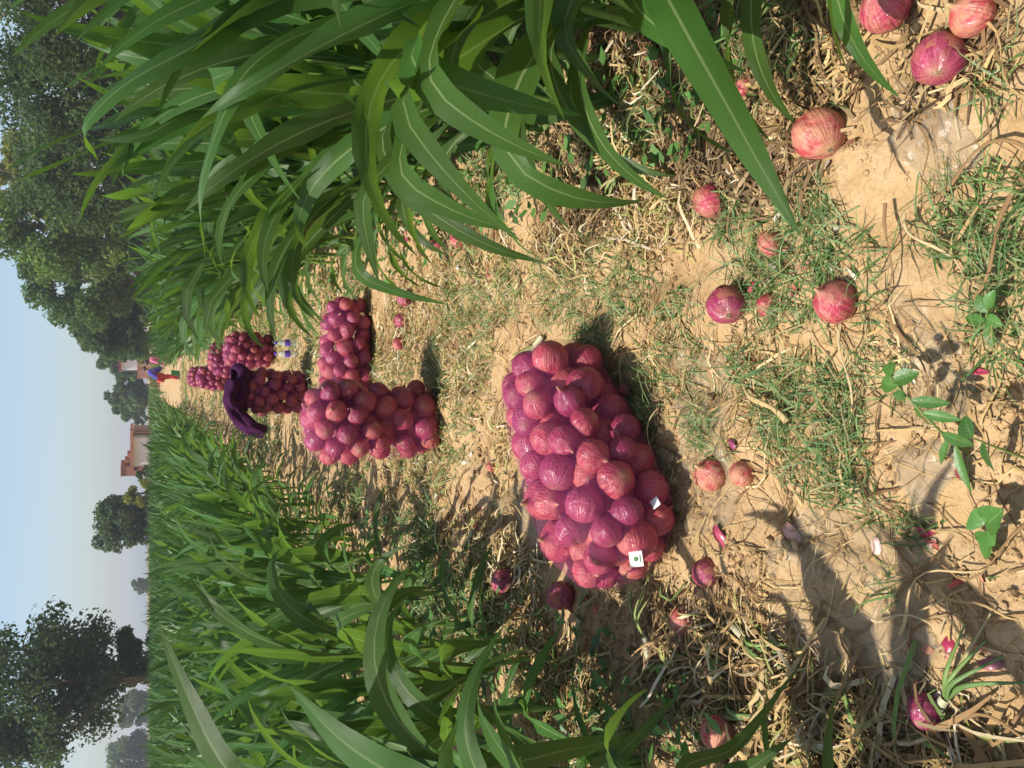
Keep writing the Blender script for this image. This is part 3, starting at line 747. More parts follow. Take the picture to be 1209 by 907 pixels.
zone(900, .55, 1.2, 1.0, 1.8, (.05, .22), (.002, .010), STRAW+DEAD, (0, .03), 1.8, 4)
zone(1000, -.6, .6, 1.0, 3.4, (.04, .22), (.0015, .006), STRAW, (0, .012), 1.8, 5)
zone(700, -.7, .7, 1.0, 3.4, (.02, .07), (.001, .004), STRAW, (0, .008), 1.8, 15)
zone(4200, -.95, .95, 3.0, 5.2, (.03, .16), (.002, .008), STRAW2, (0, .03), 1.8, 6)
zone(3600, -1.0, .95, 5.0, 9.0, (.05, .20), (.003, .011), STRAW2, (0, .03), 1.6, 7)
zone(3000, -1.0, .95, 9, 20, (.08, .26), (.006, .018), STRAW2, (0, .04), 1.5, 8)
zone(900, -1.0, .95, 20, 38, (.12, .35), (.015, .03), STRAW2, (0, .05), 1.5, 9)
# thin red skins blown about
zone(260, -.9, .9, 1.1, 6.5, (.012, .035), (.010, .022), [(.42, .10, .08), (.50, .22, .14), (.34, .04, .08), (.7, .6, .5)], (0, .012), .6, 10)
o = mb.obj('straw_litter', M['litter']); tag(o, 'dry tan onion tops and straw strewn over the soil', 'straw', kind='stuff')

# crumbs and clods of soil
mb = MB(); b = MB(); lathe(b, [(.15, -.8), (.8, -.45), (1.0, .1), (.7, .6), (.1, .85)], 6); cv, cf = b.v[0], b.f[0]
for (N, x0, x1, y0, y1, q0, q1) in [(2200, -.9, .8, .95, 2.6, .002, .009), (900, -.9, .8, .95, 2.6, .006, .018), (1500, -.95, .9, 2.6, 6, .004, .018)]:
    x = rg.uniform(x0, x1, N*3); y = rg.uniform(y0, y1, N*3); d = fbm(x*4, y*4, 300, 3); kp = np.argsort(-(d+rg.uniform(0, .2, len(d))))[:N]; x, y = x[kp], y[kp]
    q = q0+(q1-q0)*rg.uniform(0, 1, N)**3; st = rg.uniform(.6, 1.3, (N, 1, 3)); V = cv[None]*q[:, None, None]*st*rg.uniform(.8, 1.2, (N, len(cv), 1))
    a = rg.uniform(0, 6.28, N); c_, s_ = np.cos(a)[:, None], np.sin(a)[:, None]; V = np.stack([V[..., 0]*c_-V[..., 1]*s_, V[..., 0]*s_+V[..., 1]*c_, V[..., 2]*.75], -1)
    V += np.stack([x, y, H(x, y)+q*.25], -1)[:, None]; mb.add(V.reshape(-1, 3), (cf[None]+(np.arange(N)*len(cv))[:, None, None]).reshape(-1, 4))
o = mb.obj('soil_crumbs', M['soil'], smooth_=False); tag(o, 'loose crumbs and clods of tan soil on the strip', 'soil crumbs', kind='stuff')

# larger dry onion tops that can be picked out
TOPS = []
for i in range(12):
    r = random.Random(50+i); b = MB(); L_ = r.uniform(.16, .34); n = 12
    s = np.linspace(0, 1, n); a = r.uniform(-1.6, 1.6)*s+.5*np.sin(s*r.uniform(4, 9)); d = np.stack([np.cos(a), np.sin(a), np.zeros(n)], -1)*L_/(n-1)
    P = np.vstack([[0, 0, 0], np.cumsum(d[:-1], 0)]); P = P-P.mean(0); P[:, 2] = .008+r.uniform(.004, .03)*np.abs(np.sin(s*r.uniform(2, 5)))
    c = (STRAW[:6]+[(.55, .44, .27)])[r.randrange(7)]
    wide = r.uniform(.004, .0085)
    tube(b, P, wide*np.array([.9+.3*math.sin(k*.9+i) if k > 1 else 1.25 for k in range(n)])*np.linspace(1, .35, n)*.8, 7, c, flat=.45)
    TOPS.append(b.mesh('dry_onion_top', M['litter']))
r = random.Random(77)
spots = [(1062, 392), (1010, 440), (1040, 330), (1120, 300), (1150, 330), (1170, 240), (1090, 430), (1000, 540), (985, 575), (960, 420), (905, 470), (1140, 640), (1110, 700), (1070, 735),
         (1150, 660), (1130, 830), (1160, 840), (1100, 870), (1050, 880), (1010, 850), (960, 830), (930, 800), (900, 850), (870, 820), (840, 800), (900, 740), (870, 700), (810, 790), (780, 770), (750, 720),
         (880, 650), (940, 560), (1190, 200), (1170, 100), (1130, 40), (1180, 60), (860, 160), (840, 120), (800, 110), (790, 150), (820, 190), (700, 240), (760, 260), (870, 200), (1190, 860), (1180, 720),
         (770, 300), (690, 470), (810, 420), (780, 520), (1080, 180), (560, 620), (520, 600), (610, 590), (640, 730), (690, 780), (720, 800), (770, 850), (840, 840), (1060, 830)]
for i, (px, py) in enumerate(spots):
    g = GH(px+r.uniform(-6, 6), py+r.uniform(-6, 6)); o = link('dry_onion_top', TOPS[i % 12], loc=(g.x, g.y, g.z+.003), rot=(r.uniform(-.12, .12), r.uniform(-.12, .12), r.uniform(0, 6.28)), scale=r.uniform(.8, 1.25))
    tag(o, 'curled dry onion top lying on the soil', 'dry stalk', 'larger dry onion tops scattered on the soil')

# grass
mb = MB(); GR = [(.085, .18, .045), (.12, .22, .06), (.06, .14, .035), (.15, .24, .08), (.19, .27, .10), (.22, .28, .12), (.36, .29, .13)]
for (px, py, R_, N) in [(960, 505, .13, 420), (920, 470, .07, 120), (1000, 540, .07, 120), (930, 315, .12, 300), (872, 268, .08, 160), (1005, 335, .09, 130), (955, 255, .05, 60), (910, 330, .08, 140),
        (705, 350, .16, 380), (655, 335, .13, 260), (755, 335, .11, 160), (770, 455, .10, 170), (565, 400, .17, 420), (535, 365, .13, 240), (600, 340, .12, 200), (825, 495, .07, 90), (815, 430, .07, 80),
        (1183, 265, .09, 240), (1197, 370, .09, 180), (1110, 262, .06, 60), (1045, 430, .06, 50), (800, 375, .08, 90), (1020, 590, .05, 50), (1080, 620, .04, 40), (880, 430, .07, 80), (840, 520, .06, 70), (980, 270, .05, 50),
        (520, 430, .12, 160), (480, 420, .12, 140), (690, 420, .06, 60), (560, 340, .12, 160), (1060, 690, .03, 20), (1180, 90, .05, 40), (900, 40, .12, 200), (860, 20, .12, 160), (950, 30, .1, 120), (770, 560, .04, 30)]:
    g = GH(px, py); N = int(N*.85); q = np.sqrt(rg.uniform(0, 1, N))*R_*1.3; a = rg.uniform(0, 6.283, N)
    ribbons(N, g.x+q*np.cos(a), g.y+q*np.sin(a), (.03, .13), (.0020, .0055), GR, (0, .02), 1.0, rg, n=5, stand=.42, out=mb)
for (N, x0, x1, y0, y1, L, W) in [(500, -.8, .8, 1.1, 3.4, (.02, .06), (.002, .005)), (3000, -1.0, .95, 3.6, 7.5, (.03, .10), (.004, .008)), (3500, -1.0, .95, 7.5, 20, (.05, .14), (.008, .016)),
        (2200, -1.4, -.72, 2.2, 6, (.04, .14), (.004, .010)), (2200, .72, 1.5, 1.5, 6, (.04, .14), (.004, .010)), (1200, -1.5, .95, 20, 40, (.08, .2), (.015, .03))]:
    x = rg.uniform(x0, x1, N*3); y = rg.uniform(y0, y1, N*3); d = fbm(x*1.7, y*1.3, 190, 3); keep = np.argsort(-(d+rg.uniform(0, .12, len(d))))[:N]
    ribbons(N, x[keep], y[keep], L, W, GR+[(.22, .26, .08)], (0, .02), .8, rg, n=5, stand=.5, out=mb)
o = mb.obj('grass', M['grass']); tag(o, 'short green crabgrass tufts growing on the strip', 'grass', kind='stuff')

# small broad-leaved weeds under the maize
mb = MB(); N = 5200
side = rg.integers(0, 2, N); x = np.where(side == 0, rg.uniform(.62, 2.0, N), rg.uniform(-2.2, -.80, N)); y = rg.uniform(1.7, 8.0, N); z = H(x, y)+rg.uniform(.01, .16, N)*rg.uniform(.3, 1, N)
a = rg.uniform(0, 6.283, N); L_ = rg.uniform(.015, .045, N); ti = rg.uniform(-.5, .5, N); D = np.stack([np.cos(a), np.sin(a), ti], -1)*L_[:, None]; S = np.stack([-np.sin(a), np.cos(a), rg.uniform(-.4, .4, N)], -1)*L_[:, None]*.42
C = np.stack([x, y, z], -1); V = np.stack([C-D*.6, C+S, C+D, C-S], 1).reshape(-1, 3)
c = np.array([.07, .16, .035])*rg.uniform(.6, 1.5, N)[:, None]
mb.add(V, np.arange(N*4).reshape(-1, 4), None, np.repeat(c, 4, 0)); o = mb.obj('weeds', M['weed']); tag(o, 'low small-leaved weeds covering the shaded soil under the maize', 'weeds', kind='stuff')

# single broad-leaved weeds
def m_weedleaf():
    t = NT('veined_weed_leaf'); uv = t.coord('UV'); sx = t.node('ShaderNodeSeparateXYZ'); t.l.new(uv, sx.inputs[0])
    d = t.math('ABSOLUTE', t.math('SUBTRACT', sx.outputs[0], .5))
    ph = t.math('FRACT', t.math('MULTIPLY', t.math('SUBTRACT', sx.outputs[1], t.math('MULTIPLY', d, .5)), 7.0))
    vein = t.math('MAXIMUM', t.math('LESS_THAN', d, .025), t.math('MULTIPLY', t.math('LESS_THAN', ph, .13), .6))
    n = t.noise(t.coord('Object'), 60, 4)
    c = t.mix(t.math('MULTIPLY', n, .6), t.attr(), (.03, .085, .015)); c = t.mix(t.math('MULTIPLY', vein, .45), c, (.22, .34, .11))
    t.set(Base_Color=c, Roughness=.42); t.bump(t.math('SUBTRACT', n, vein), .5, .004); t.translucent(t.mix(.4, c, (.2, .4, .03)), .22); return t.mat
def broad_leaf(mb, p, d, up, L, W, c):
    p = np.array(p, float); d = np.array(d, float); d /= np.linalg.norm(d); n = 17; s = np.linspace(0, 1, n)
    side = np.cross(d, up); side /= np.linalg.norm(side); nn = np.cross(side, d)
    w = W*np.sin(np.pi*np.clip(s*.93+.05, 0, 1))**.8*(1-.25*s)*(1+.10*((np.arange(n) % 2)-.5)); k = np.linspace(-1, 1, 5)
    cl = p+d*s[:, None]*L-nn*(.16*L*s**2)[:, None]
    V = cl[:, None]+side*(w[:, None]*k[None])[..., None]+nn*((np.abs(k)[None]*w[:, None]*.35))[..., None]
    mb.add(V, grid_faces(n, 5), np.stack(np.broadcast_arrays((k[None]+1)/2, s[:, None]), -1), c)
def weed_plant(label, base_px, stem_pts, leaves, name='weed_plant', col=(.075, .19, .035)):
    g = GH(*base_px); e = link(name, None, loc=g); tag(e, label, 'weed', None)
    P = [np.array([0, 0, -.01])]+[np.array(GH(px, py)-g)+np.array([0, 0, z]) for px, py, z in stem_pts]
    mb = MB(); Q = spline(P, 16); tube(mb, Q, np.linspace(.0032, .0015, 16), 6, (.16, .22, .06)); mb.obj('stem', M['weed'], e)
    for i, (s, px, py, z, L, W) in enumerate(leaves):
        p = Q[min(15, int(s*15))]; tgt = np.array(GH(px, py)-g)+np.array([0, 0, z]); b = MB(); d = tgt-p; L2 = np.linalg.norm(d)
        broad_leaf(b, p, d, (0, 0, 1.), max(L2, .02), W, tuple(k*random.Random(i).uniform(.85, 1.25) for k in col)); b.obj('leaf', M['weedleaf'], e)
M['weedleaf'] = m_weedleaf()
weed_plant('broad-leaved weed with serrated paired leaves on an upright stem beside torn film', (1150, 545), [(1145, 520, .05), (1138, 490, .10), (1132, 465, .14), (1128, 445, .17)],
    [(1, 1122, 428, .15, .05, .016), (.95, 1152, 440, .15, .05, .018), (.9, 1098, 452, .14, .06, .018), (.85, 1130, 470, .15, .05, .015), (.7, 1166, 476, .10, .06, .013), (.75, 1108, 478, .1, .05, .014), (.55, 1170, 496, .08, .06, .012), (.6, 1120, 505, .06, .05, .012), (.35, 1168, 528, .04, .06, .014), (.3, 1120, 548, .03, .06, .010), (.2, 1150, 582, .02, .05, .012)])
weed_plant('broad-leaved weed with large rounded leaves at a hole in the film', (1180, 650), [(1190, 635, .04), (1200, 615, .08)],
    [(1, 1188, 600, .09, .08, .032), (.95, 1225, 600, .1, .08, .03), (.8, 1208, 640, .08, .07, .026), (.6, 1172, 660, .03, .05, .016), (.5, 1160, 630, .03, .05, .014)], col=(.085, .22, .04))
weed_plant('dark leaf of a weed rising from the soil beside the serrated weed', (1215, 545), [(1212, 530, .06), (1205, 515, .12)], [(1, 1196, 490, .13, .1, .020), (.8, 1190, 560, .05, .06, .013)], col=(.035, .10, .022))
weed_plant('low leafy weed mixed with dry tops on the strip', (1170, 390), [(1178, 380, .03), (1190, 365, .05)], [(1, 1200, 345, .06, .05, .014), (.9, 1175, 350, .05, .05, .014), (.7, 1200, 385, .04, .05, .014), (.5, 1150, 375, .03, .05, .013), (.4, 1185, 410, .03, .05, .012)])

# maize seedling with bent blades, beside the large onion
g = GH(922, 62); e = link('maize_seedling', None, loc=g); tag(e, 'small maize seedling with three bent blades beside the large round onion', 'seedling')
for W_, pts, tw in [(.030, [(915, 85, 2.2), (903, 110, 2.14), (906, 138, 2.12)], .2), (.028, [(932, 80, 2.2), (945, 108, 2.1), (975, 130, 2.06)], .3), (.022, [(925, 95, 2.2), (914, 120, 2.16), (918, 146, 2.15)], .3), (.03, [(985, 62, 2.1), (992, 95, 2.06), (988, 120, 2.05)], .1)]:
    b = MB(); P = [np.array([0, 0, .02])]+[np.array(AD(*p)-g) for p in pts]; leaf_strip(b, spline(P, 12), W_, image_side(pts[0], pts[-1]), tw, .25, .06, 1.0); b.obj('leaf', M['corn'], e)

# green onion tops lying on the soil
def green_tops(label, px, py, rz, n, seed, L=.2):
    r = random.Random(seed); g = GH(px, py); e = link('onion_stalk', None, loc=(g.x, g.y, g.z+.008), rot=(0, 0, rz)); tag(e, label, 'onion top')
    b = MB(); tube(b, spline([(-.05, 0, .012), (-.02, 0, .012), (.02, 0, .014)], 5), [.007, .011, .012, .011, .010], 8, (.55, .52, .34)); b.obj('neck', M['weed'], e)
    for i in range(n):
        b = MB(); a = r.uniform(-.35, .35); l = L*r.uniform(.6, 1); z = r.uniform(.005, .03)
        P = spline([(.02, 0, .014), (.02+l*.4*math.cos(a), l*.4*math.sin(a), .02+z), (.02+l*math.cos(a*1.6), l*math.sin(a*1.6), .006)], 9)
        tube(b, P, np.linspace(.008, .002, 9), 6, [(.14, .24, .07), (.20, .30, .08), (.34, .38, .12), (.40, .33, .14)][r.randrange(4)], flat=.4); b.obj('blade', M['weed'], e)
green_tops('green onion top with pale neck beside the lying sack', 640, 405, 2.1, 5, 1, .26)
green_tops('blue-green onion top fanned out in the shade of the maize', 480, 270, 1.2, 8, 2, .25)
green_tops('green onion leaves still joined to the pink onion', 690, 735, -.5, 7, 3, .18)
green_tops('yellow-green onion top with bleached stem on the dry heap', 560, 635, 2.6, 6, 4, .16)
green_tops('wide pale green onion top with browned edge on open soil', 880, 745, -1.9, 5, 5, .22)
green_tops('grey-green onion top lying across the dry heap by the maize edge', 770, 760, .3, 5, 6, .22)
green_tops('yellowing onion top beside the smooth onion with a long neck', 1120, 830, -.6, 5, 7, .24)
green_tops('bleached onion top poking from the heap of dry tops', 905, 845, 1.9, 5, 8, .18)
green_tops('half-green onion top under the lowest leaves of the taller maize', 745, 200, 2.2, 5, 9, .18)
green_tops('fresh green onion top on straw behind the lying sack', 520, 585, -.6, 5, 10, .2)

# torn mulch film pressed on the soil
def film(label, poly, seed):
    pts = np.array([[GH(*q).x, GH(*q).y] for q in poly]); mn, mx = pts.min(0), pts.max(0); n = 70
    X, Y = np.meshgrid(np.linspace(mn[0], mx[0], n), np.linspace(mn[1], mx[1], n)); ins = np.zeros(X.shape, bool); j = len(pts)-1
    jx = X+.03*(fbm(X*14, Y*14, seed, 3)-.5); jy = Y+.03*(fbm(X*14+9, Y*14, seed+5, 3)-.5)
    for i in range(len(pts)):
        xi, yi = pts[i]; xj, yj = pts[j]
        ins ^= ((yi > jy) != (yj > jy)) & (jx < (xj-xi)*(jy-yi)/(yj-yi+1e-12)+xi); j = i
    ins &= fbm(X*11, Y*11, seed+77, 3) < .66
    Z = H(X, Y)+.006+.014*np.abs(fbm(X*16, Y*7, seed, 3)-.45)
    f = grid_faces(n, n); ok = ins.ravel()[f].all(1); f = f[ok]
    used = np.unique(f); re = np.zeros(n*n, int); re[used] = np.arange(len(used))
    mb = MB(); mb.add(np.stack([X, Y, Z], -1).reshape(-1, 3)[used], re[f]); o = mb.obj('mulch_film', M['film']); tag(o, label, 'plastic film', 'torn pieces of mulch film')
film('large dusty piece of clear mulch film stretched over the soil by the smooth onion', [(900, 650), (960, 600), (1040, 615), (1110, 640), (1080, 700), (1120, 780), (1060, 830), (980, 800), (930, 740)], 1)
film('torn clear mulch film under the serrated weed', [(1050, 340), (1110, 360), (1150, 420), (1140, 560), (1090, 620), (1050, 540), (1070, 440)], 2)
film('crumpled mulch film half buried in the striped shade', [(1060, 90), (1130, 110), (1170, 190), (1110, 230), (1050, 180)], 3)
film('strip of dusty mulch film beside the lying sack', [(790, 400), (860, 420), (870, 620), (810, 640), (800, 520)], 4)
film('scrap of mulch film on smooth soil behind the lying sack', [(560, 590), (640, 560), (660, 640), (600, 690)], 5)

# ------------------------------------------------------------------ trees
def tree(label, px, Y, h, cr, cb, seed, n, ls, tint, group, X=None, nb=46, trunk_r=.16, top=1.0, low=1.0, gap=.55, name='tree'):
    rg = np.random.default_rng(seed); r = random.Random(seed)
    x = X if X is not None else AT(170, px, Y).x
    e = link(name, None, loc=(x, Y, 0)); tag(e, label, 'tree', group)
    cz = (h+cb)/2; hh = (h-cb)/2
    blobs = []
    while len(blobs) < nb:
        d = rg.normal(size=3); d /= np.linalg.norm(d); q = rg.uniform(.25, 1)**.5; p = d*q
        k = top if p[2] > 0 else low
        f = 1-(1-k)*abs(p[2])
        blobs.append(np.array([p[0]*cr*.82*f, p[1]*cr*.82*f, cz+p[2]*hh*.86]))
    blobs = np.array(blobs); br = rg.uniform(.16, .34, nb)*cr
    n = int(n*1.65); per = rg.multinomial(n, br**2/np.sum(br**2)); P = []; Nn = []; T = []
    for b, q, k in zip(blobs, br, per):
        d = rg.normal(size=(k, 3)); d /= np.linalg.norm(d, axis=1)[:, None]
        rr = q*rg.uniform(gap, 1.12, k)[:, None]; P.append(b+d*rr*np.array([1, 1, .8])); Nn.append(d*.8+rg.normal(size=(k, 3))*.6+np.array([0, 0, .3]))
        T.append(np.full(k, rg.uniform(.72, 1.3)))
    P = np.vstack(P); Nn = np.vstack(Nn); Nn /= np.linalg.norm(Nn, axis=1)[:, None]; T = np.concatenate(T)
    A = np.cross(Nn, rg.normal(size=Nn.shape)); A /= np.linalg.norm(A, axis=1)[:, None]; B = np.cross(Nn, A)
    s = 1.02*ls*rg.uniform(.6, 1.3, len(P))[:, None]
    V = np.stack([P-A*s, P+B*s*.62-A*s*.1, P+A*s, P-B*s*.62+A*s*.1], 1).reshape(-1, 3)
    c = np.array(tint)[None]*(T*rg.uniform(.75, 1.3, len(P)))[:, None]*np.stack([rg.uniform(.85, 1.25, len(P)), np.ones(len(P)), rg.uniform(.8, 1.1, len(P))], -1)
    mb = MB(); mb.add(V, np.arange(len(V)).reshape(-1, 4), None, np.repeat(c, 4, 0)); mb.obj('crown', M['tree_leaf'], e, False)
    mb = MB(); topz = cb+(h-cb)*.75
    tp = [(0, 0, -.2), (r.uniform(-.1, .1), r.uniform(-.1, .1), cb*.6), (r.uniform(-.3, .3), r.uniform(-.3, .3), cz), (r.uniform(-.3, .3), 0, topz)]
    Q = spline(tp, 12); tube(mb, Q, np.linspace(trunk_r, trunk_r*.2, 12), 8)
    for k in range(0, nb, 2):
        b = blobs[k]; z0 = max(cb*.5, b[2]-np.hypot(b[0], b[1])*.9-.2); i0 = int(np.argmin(abs(Q[:, 2]-z0))); p0 = Q[i0]
        mid = (p0+b)/2+np.array([0, 0, -.1*cr*r.random()]); tube(mb, spline([p0, mid, b], 6), np.linspace(trunk_r*.38, .02, 6), 5)
    mb.obj('trunk', M['bark'], e)
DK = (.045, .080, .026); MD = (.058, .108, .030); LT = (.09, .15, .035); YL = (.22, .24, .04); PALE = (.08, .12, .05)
GT = 'trees along the taller maize'
def TX(py, Y): return AT(170, py, Y).x
tree('tall dark dense tree behind the maize beside the frame of leaves', 0, 42, 10.5, 4.2, .6, 1, 11000, .11, DK, GT, X=TX(20, 42), nb=70)
tree('dark rounded tree standing between the tallest dark tree and the yellow-tipped one', 0, 46, 9.0, 3.4, .5, 2, 10000, .11, (.050, .084, .032), GT, X=TX(125, 46), nb=70)
tree('yellow-tipped light tree rising behind the dark trees', 0, 66, 14.0, 3.2, 3.5, 3, 6000, .16, YL, GT, X=TX(215, 66), nb=30)
tree('dark grey-green tree growing just above the maize tips', 0, 50, 8.2, 3.6, .4, 4, 10000, .12, (.056, .092, .036), GT, X=TX(205, 50), nb=64)
tree('bright sunlit green tree of loose foliage next to open sky', 0, 58, 11.0, 3.7, 1.0, 5, 9000, .13, (.100, .165, .038), GT, X=TX(278, 58), nb=56)  # sunlit look put into a brighter leaf tint
tree('mid green tree at the edge of the sky, its crown sloping down', 0, 66, 10.4, 3.4, .8, 6, 9000, .14, MD, GT, X=TX(335, 66), nb=56, top=.7)
tree('lower dark green tree under the sloping tree line', 0, 74, 8.6, 3.2, .5, 7, 7000, .16, DK, GT, X=TX(375, 74), nb=46, top=.6)
tree('dark green tree nearest the brick wall with the shed', 0, 88, 8.0, 2.8, .4, 8, 6000, .17, MD, GT, X=TX(402, 88), nb=40, top=.6)
tree('rounded hazy tree behind the small shed', 0, 125, 8.4, 2.9, .3, 9, 4500, .22, MD, GT, X=TX(430, 125), nb=34)
tree('hazy bushy tree beside the low end of the brick wall', 0, 128, 6.8, 2.8, .2, 10, 4000, .22, (.060, .10, .036), GT, X=TX(462, 128), nb=30)
tree('hazy round tree closing the end of the strip', 0, 135, 6.2, 2.6, .2, 11, 3600, .24, MD, GT, X=TX(478, 135), nb=30)
tree('low dark bush filling the gap under the bright sunlit tree', 0, 64, 4.0, 2.4, .1, 12, 3600, .15, DK, GT, X=TX(290, 64), nb=26)
tree('low dark bush under the crown that slopes down to the sky', 0, 72, 4.2, 2.4, .1, 13, 3600, .16, DK, GT, X=TX(350, 72), nb=26)
tree('low dark bush at the feet of the dark grey-green tree', 0, 56, 3.8, 2.6, .1, 14, 3600, .14, DK, GT, X=TX(245, 56), nb=26)
GL2 = 'trees beyond the shorter maize'
tree('tall broad tree with open crown and pale trunk standing alone over the shorter maize', 0, 46, 11.0, 4.3, 1.6, 21, 13000, .115, (.044, .074, .030), GL2, X=TX(800, 46), nb=60, gap=.35, low=.8, trunk_r=.22)
tree('low leafy tree against the trunk of the tall lone tree', 0, 48, 3.3, 1.7, .3, 22, 3600, .11, (.052, .088, .030), GL2, X=TX(775, 48), nb=26)
tree('dense dark round tree between the brick house and open sky', 0, 74, 5.9, 2.5, .5, 23, 7000, .13, (.050, .084, .034), GL2, X=TX(615, 74), nb=46)
tree('yellow-green bush beside the brick house', 0, 70, 3.1, 1.25, .2, 24, 2200, .11, (.20, .22, .035), GL2, X=TX(580, 70), nb=16)
tree('dark shrub at the foot of the brick house', 0, 71, 2.2, 1.1, .1, 25, 1600, .11, DK, GL2, X=TX(566, 71), nb=12)
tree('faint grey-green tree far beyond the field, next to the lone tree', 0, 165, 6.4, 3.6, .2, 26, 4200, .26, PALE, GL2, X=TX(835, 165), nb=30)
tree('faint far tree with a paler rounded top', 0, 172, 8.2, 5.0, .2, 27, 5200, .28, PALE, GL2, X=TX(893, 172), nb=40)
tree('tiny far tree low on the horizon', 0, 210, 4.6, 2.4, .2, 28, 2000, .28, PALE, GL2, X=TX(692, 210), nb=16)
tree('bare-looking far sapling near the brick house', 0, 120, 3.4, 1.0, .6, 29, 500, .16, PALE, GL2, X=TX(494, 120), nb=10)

# ------------------------------------------------------------------ brick house, wall and shed
M['brick'] = m_plain('brickwork', (.42, .20, .13), .9, .2, (.36, .16, .10), 3)
M['white'] = m_plain('white_render', (.80, .80, .78), .7, .3, (.76, .76, .74), 1)
M['dark'] = m_plain('dark_opening', (.03, .03, .035), .6, .3)
M['grey'] = m_plain('grey_tarp', (.30, .33, .36), .6, .3)
M['roofred'] = m_plain('red_roof', (.25, .055, .06), .7, .3)
M['pinkwall'] = m_plain('brick_wall', (.52, .30, .22), .9, .2, (.46, .25, .17), 1.5)
def house():
    Yh = 76; f = lambda py: AT(170, py, Yh).x; z = lambda px: AT(px, 530, Yh).z
    xl, xr = f(562), f(500)
    e = link('brick_house', None, loc=(f(530), Yh, 0), rot=(0, 0, -.14)); tag(e, 'brick house with bright white wall and stepped parapet beyond the field', 'house')
    o = e.location.x
    def part(nm, mat, *b):
        mb = MB(); box(mb, b[0]-o, b[1]-o, b[2], b[3], b[4], b[5]); return mb.obj(nm, M[mat], e, False)
    part('wall', 'white', f(551), f(517), 0, 2.4, 0, z(157))
    b = part('brick_corner', 'brick', f(562), f(551.1), -.06, 2.6, 0, z(143.5))
    mb = MB(); box(mb, f(555.5)-o, f(552)-o, -.10, -.05, z(162), z(158)); mb.obj('window', M['dark'], b, False)
    part('coping', 'brick', f(563), f(551), -.12, 2.65, z(143.4), z(142.3))
    part('parapet', 'brick', f(551.05), f(545), .8, 2.2, z(156.9), z(147))
    part('parapet', 'brick', f(544.9), f(538), .9, 2.1, z(156.9), z(150))
    part('roof_slab', 'brick', f(551), f(506), -.5, 2.5, z(157.0)+.005, z(153.8))
    part('side_wall', 'grey', f(516.9), f(510), 1.2, 2.3, 0, z(158))
    for py in (509, 505.5, 502):
        part('column', 'brick', f(py+.9), f(py-.4), -.3, .0, 0, z(154.3) if py > 505 else z(156.5))
    part('eave_beam', 'brick', f(509.5), f(500), -.35, .05, z(157.2), z(154.5))
house()
def wall():
    Yw = 98; f = lambda py: AT(170, py, Yw).x; z = lambda px: AT(px, 450, Yw).z
    e = link('brick_wall', None, loc=(f(440), Yw, 0)); o = e.location.x; tag(e, 'long pinkish brick wall closing the end of the strip', 'wall')
    for nm, a, b, t, y in (('wall_section', 447, 417, 163.5, 0), ('wall_section', 455, 447.05, 178.5, .3), ('wall_section', 469, 455.05, 181.0, .5)):
        mb = MB(); box(mb, f(a)-o, f(b)-o, y, y+.4, -.1, z(t)); w = mb.obj(nm, M['pinkwall'], e, False)
        mb = MB(); box(mb, f(a)-o-.05, f(b)-o+.04, y-.06, y+.46, z(t)+.004, z(t)+.12); mb.obj('coping', M['brick'], w, False)
    for py in (424, 431.5, 439):
        mb = MB(); box(mb, f(py)-.12-o, f(py)+.12-o, -.08, -.003, -.1, z(163.5)-.02); mb.obj('pier', M['pinkwall'], e, False)
wall()
def shed():
    Ys = 104; f = lambda py: AT(160, py, Ys).x; z = lambda px: AT(px, 430, Ys).z
    e = link('shed', None, loc=(f(430), Ys, 0)); o = e.location.x; tag(e, 'small white shed with dark red roof edge and thin posts behind the brick wall', 'shed')
    mb = MB(); box(mb, f(436)-o, f(425)-o, 0, 3, 0, z(143)); mb.obj('wall', M['white'], e, False)
    mb = MB(); box(mb, f(438.5)-o, f(423.5)-o, -.5, 3.4, z(143)+.004, z(140)); mb.obj('roof', M['roofred'], e, False)
    for py in (437.5, 424.3):
        mb = MB(); box(mb, f(py)-.07-o, f(py)+.07-o, -.4, -.26, 0, z(143)); mb.obj('post', M['grey'], e, False)
shed()

# ------------------------------------------------------------------ people at work at the end of the strip
def skin(name, verts, edges, rad, mat, parent, root=0):
    me = bpy.data.meshes.new(name); me.from_pydata(verts, edges, []); me.materials.append(mat); o = link(name, me, parent)
    m = o.modifiers.new('skin', 'SKIN'); m.use_smooth_shade = True
    for i, q in enumerate(rad):
        v = me.skin_vertices[0].data[i]; v.radius = (q, q) if isinstance(q, float) else q; v.use_root = i == root
    s = o.modifiers.new('sub', 'SUBSURF'); s.levels = 1; s.render_levels = 2; return o
M['skinmat'] = m_plain('skin', (.36, .20, .13), .55, .3); M['hair'] = m_plain('hair', (.02, .018, .016), .5, .4)
M['blue'] = m_plain('blue_cloth', (.05, .05, .26), .8, .2, (.09, .06, .30)); M['red'] = m_plain('red_cloth', (.50, .05, .04), .8, .2); M['pink'] = m_plain('pink_cloth', (.55, .10, .24), .8, .2, (.62, .2, .32)); M['shoe'] = m_plain('shoe', (.35, .28, .2), .7, .2)
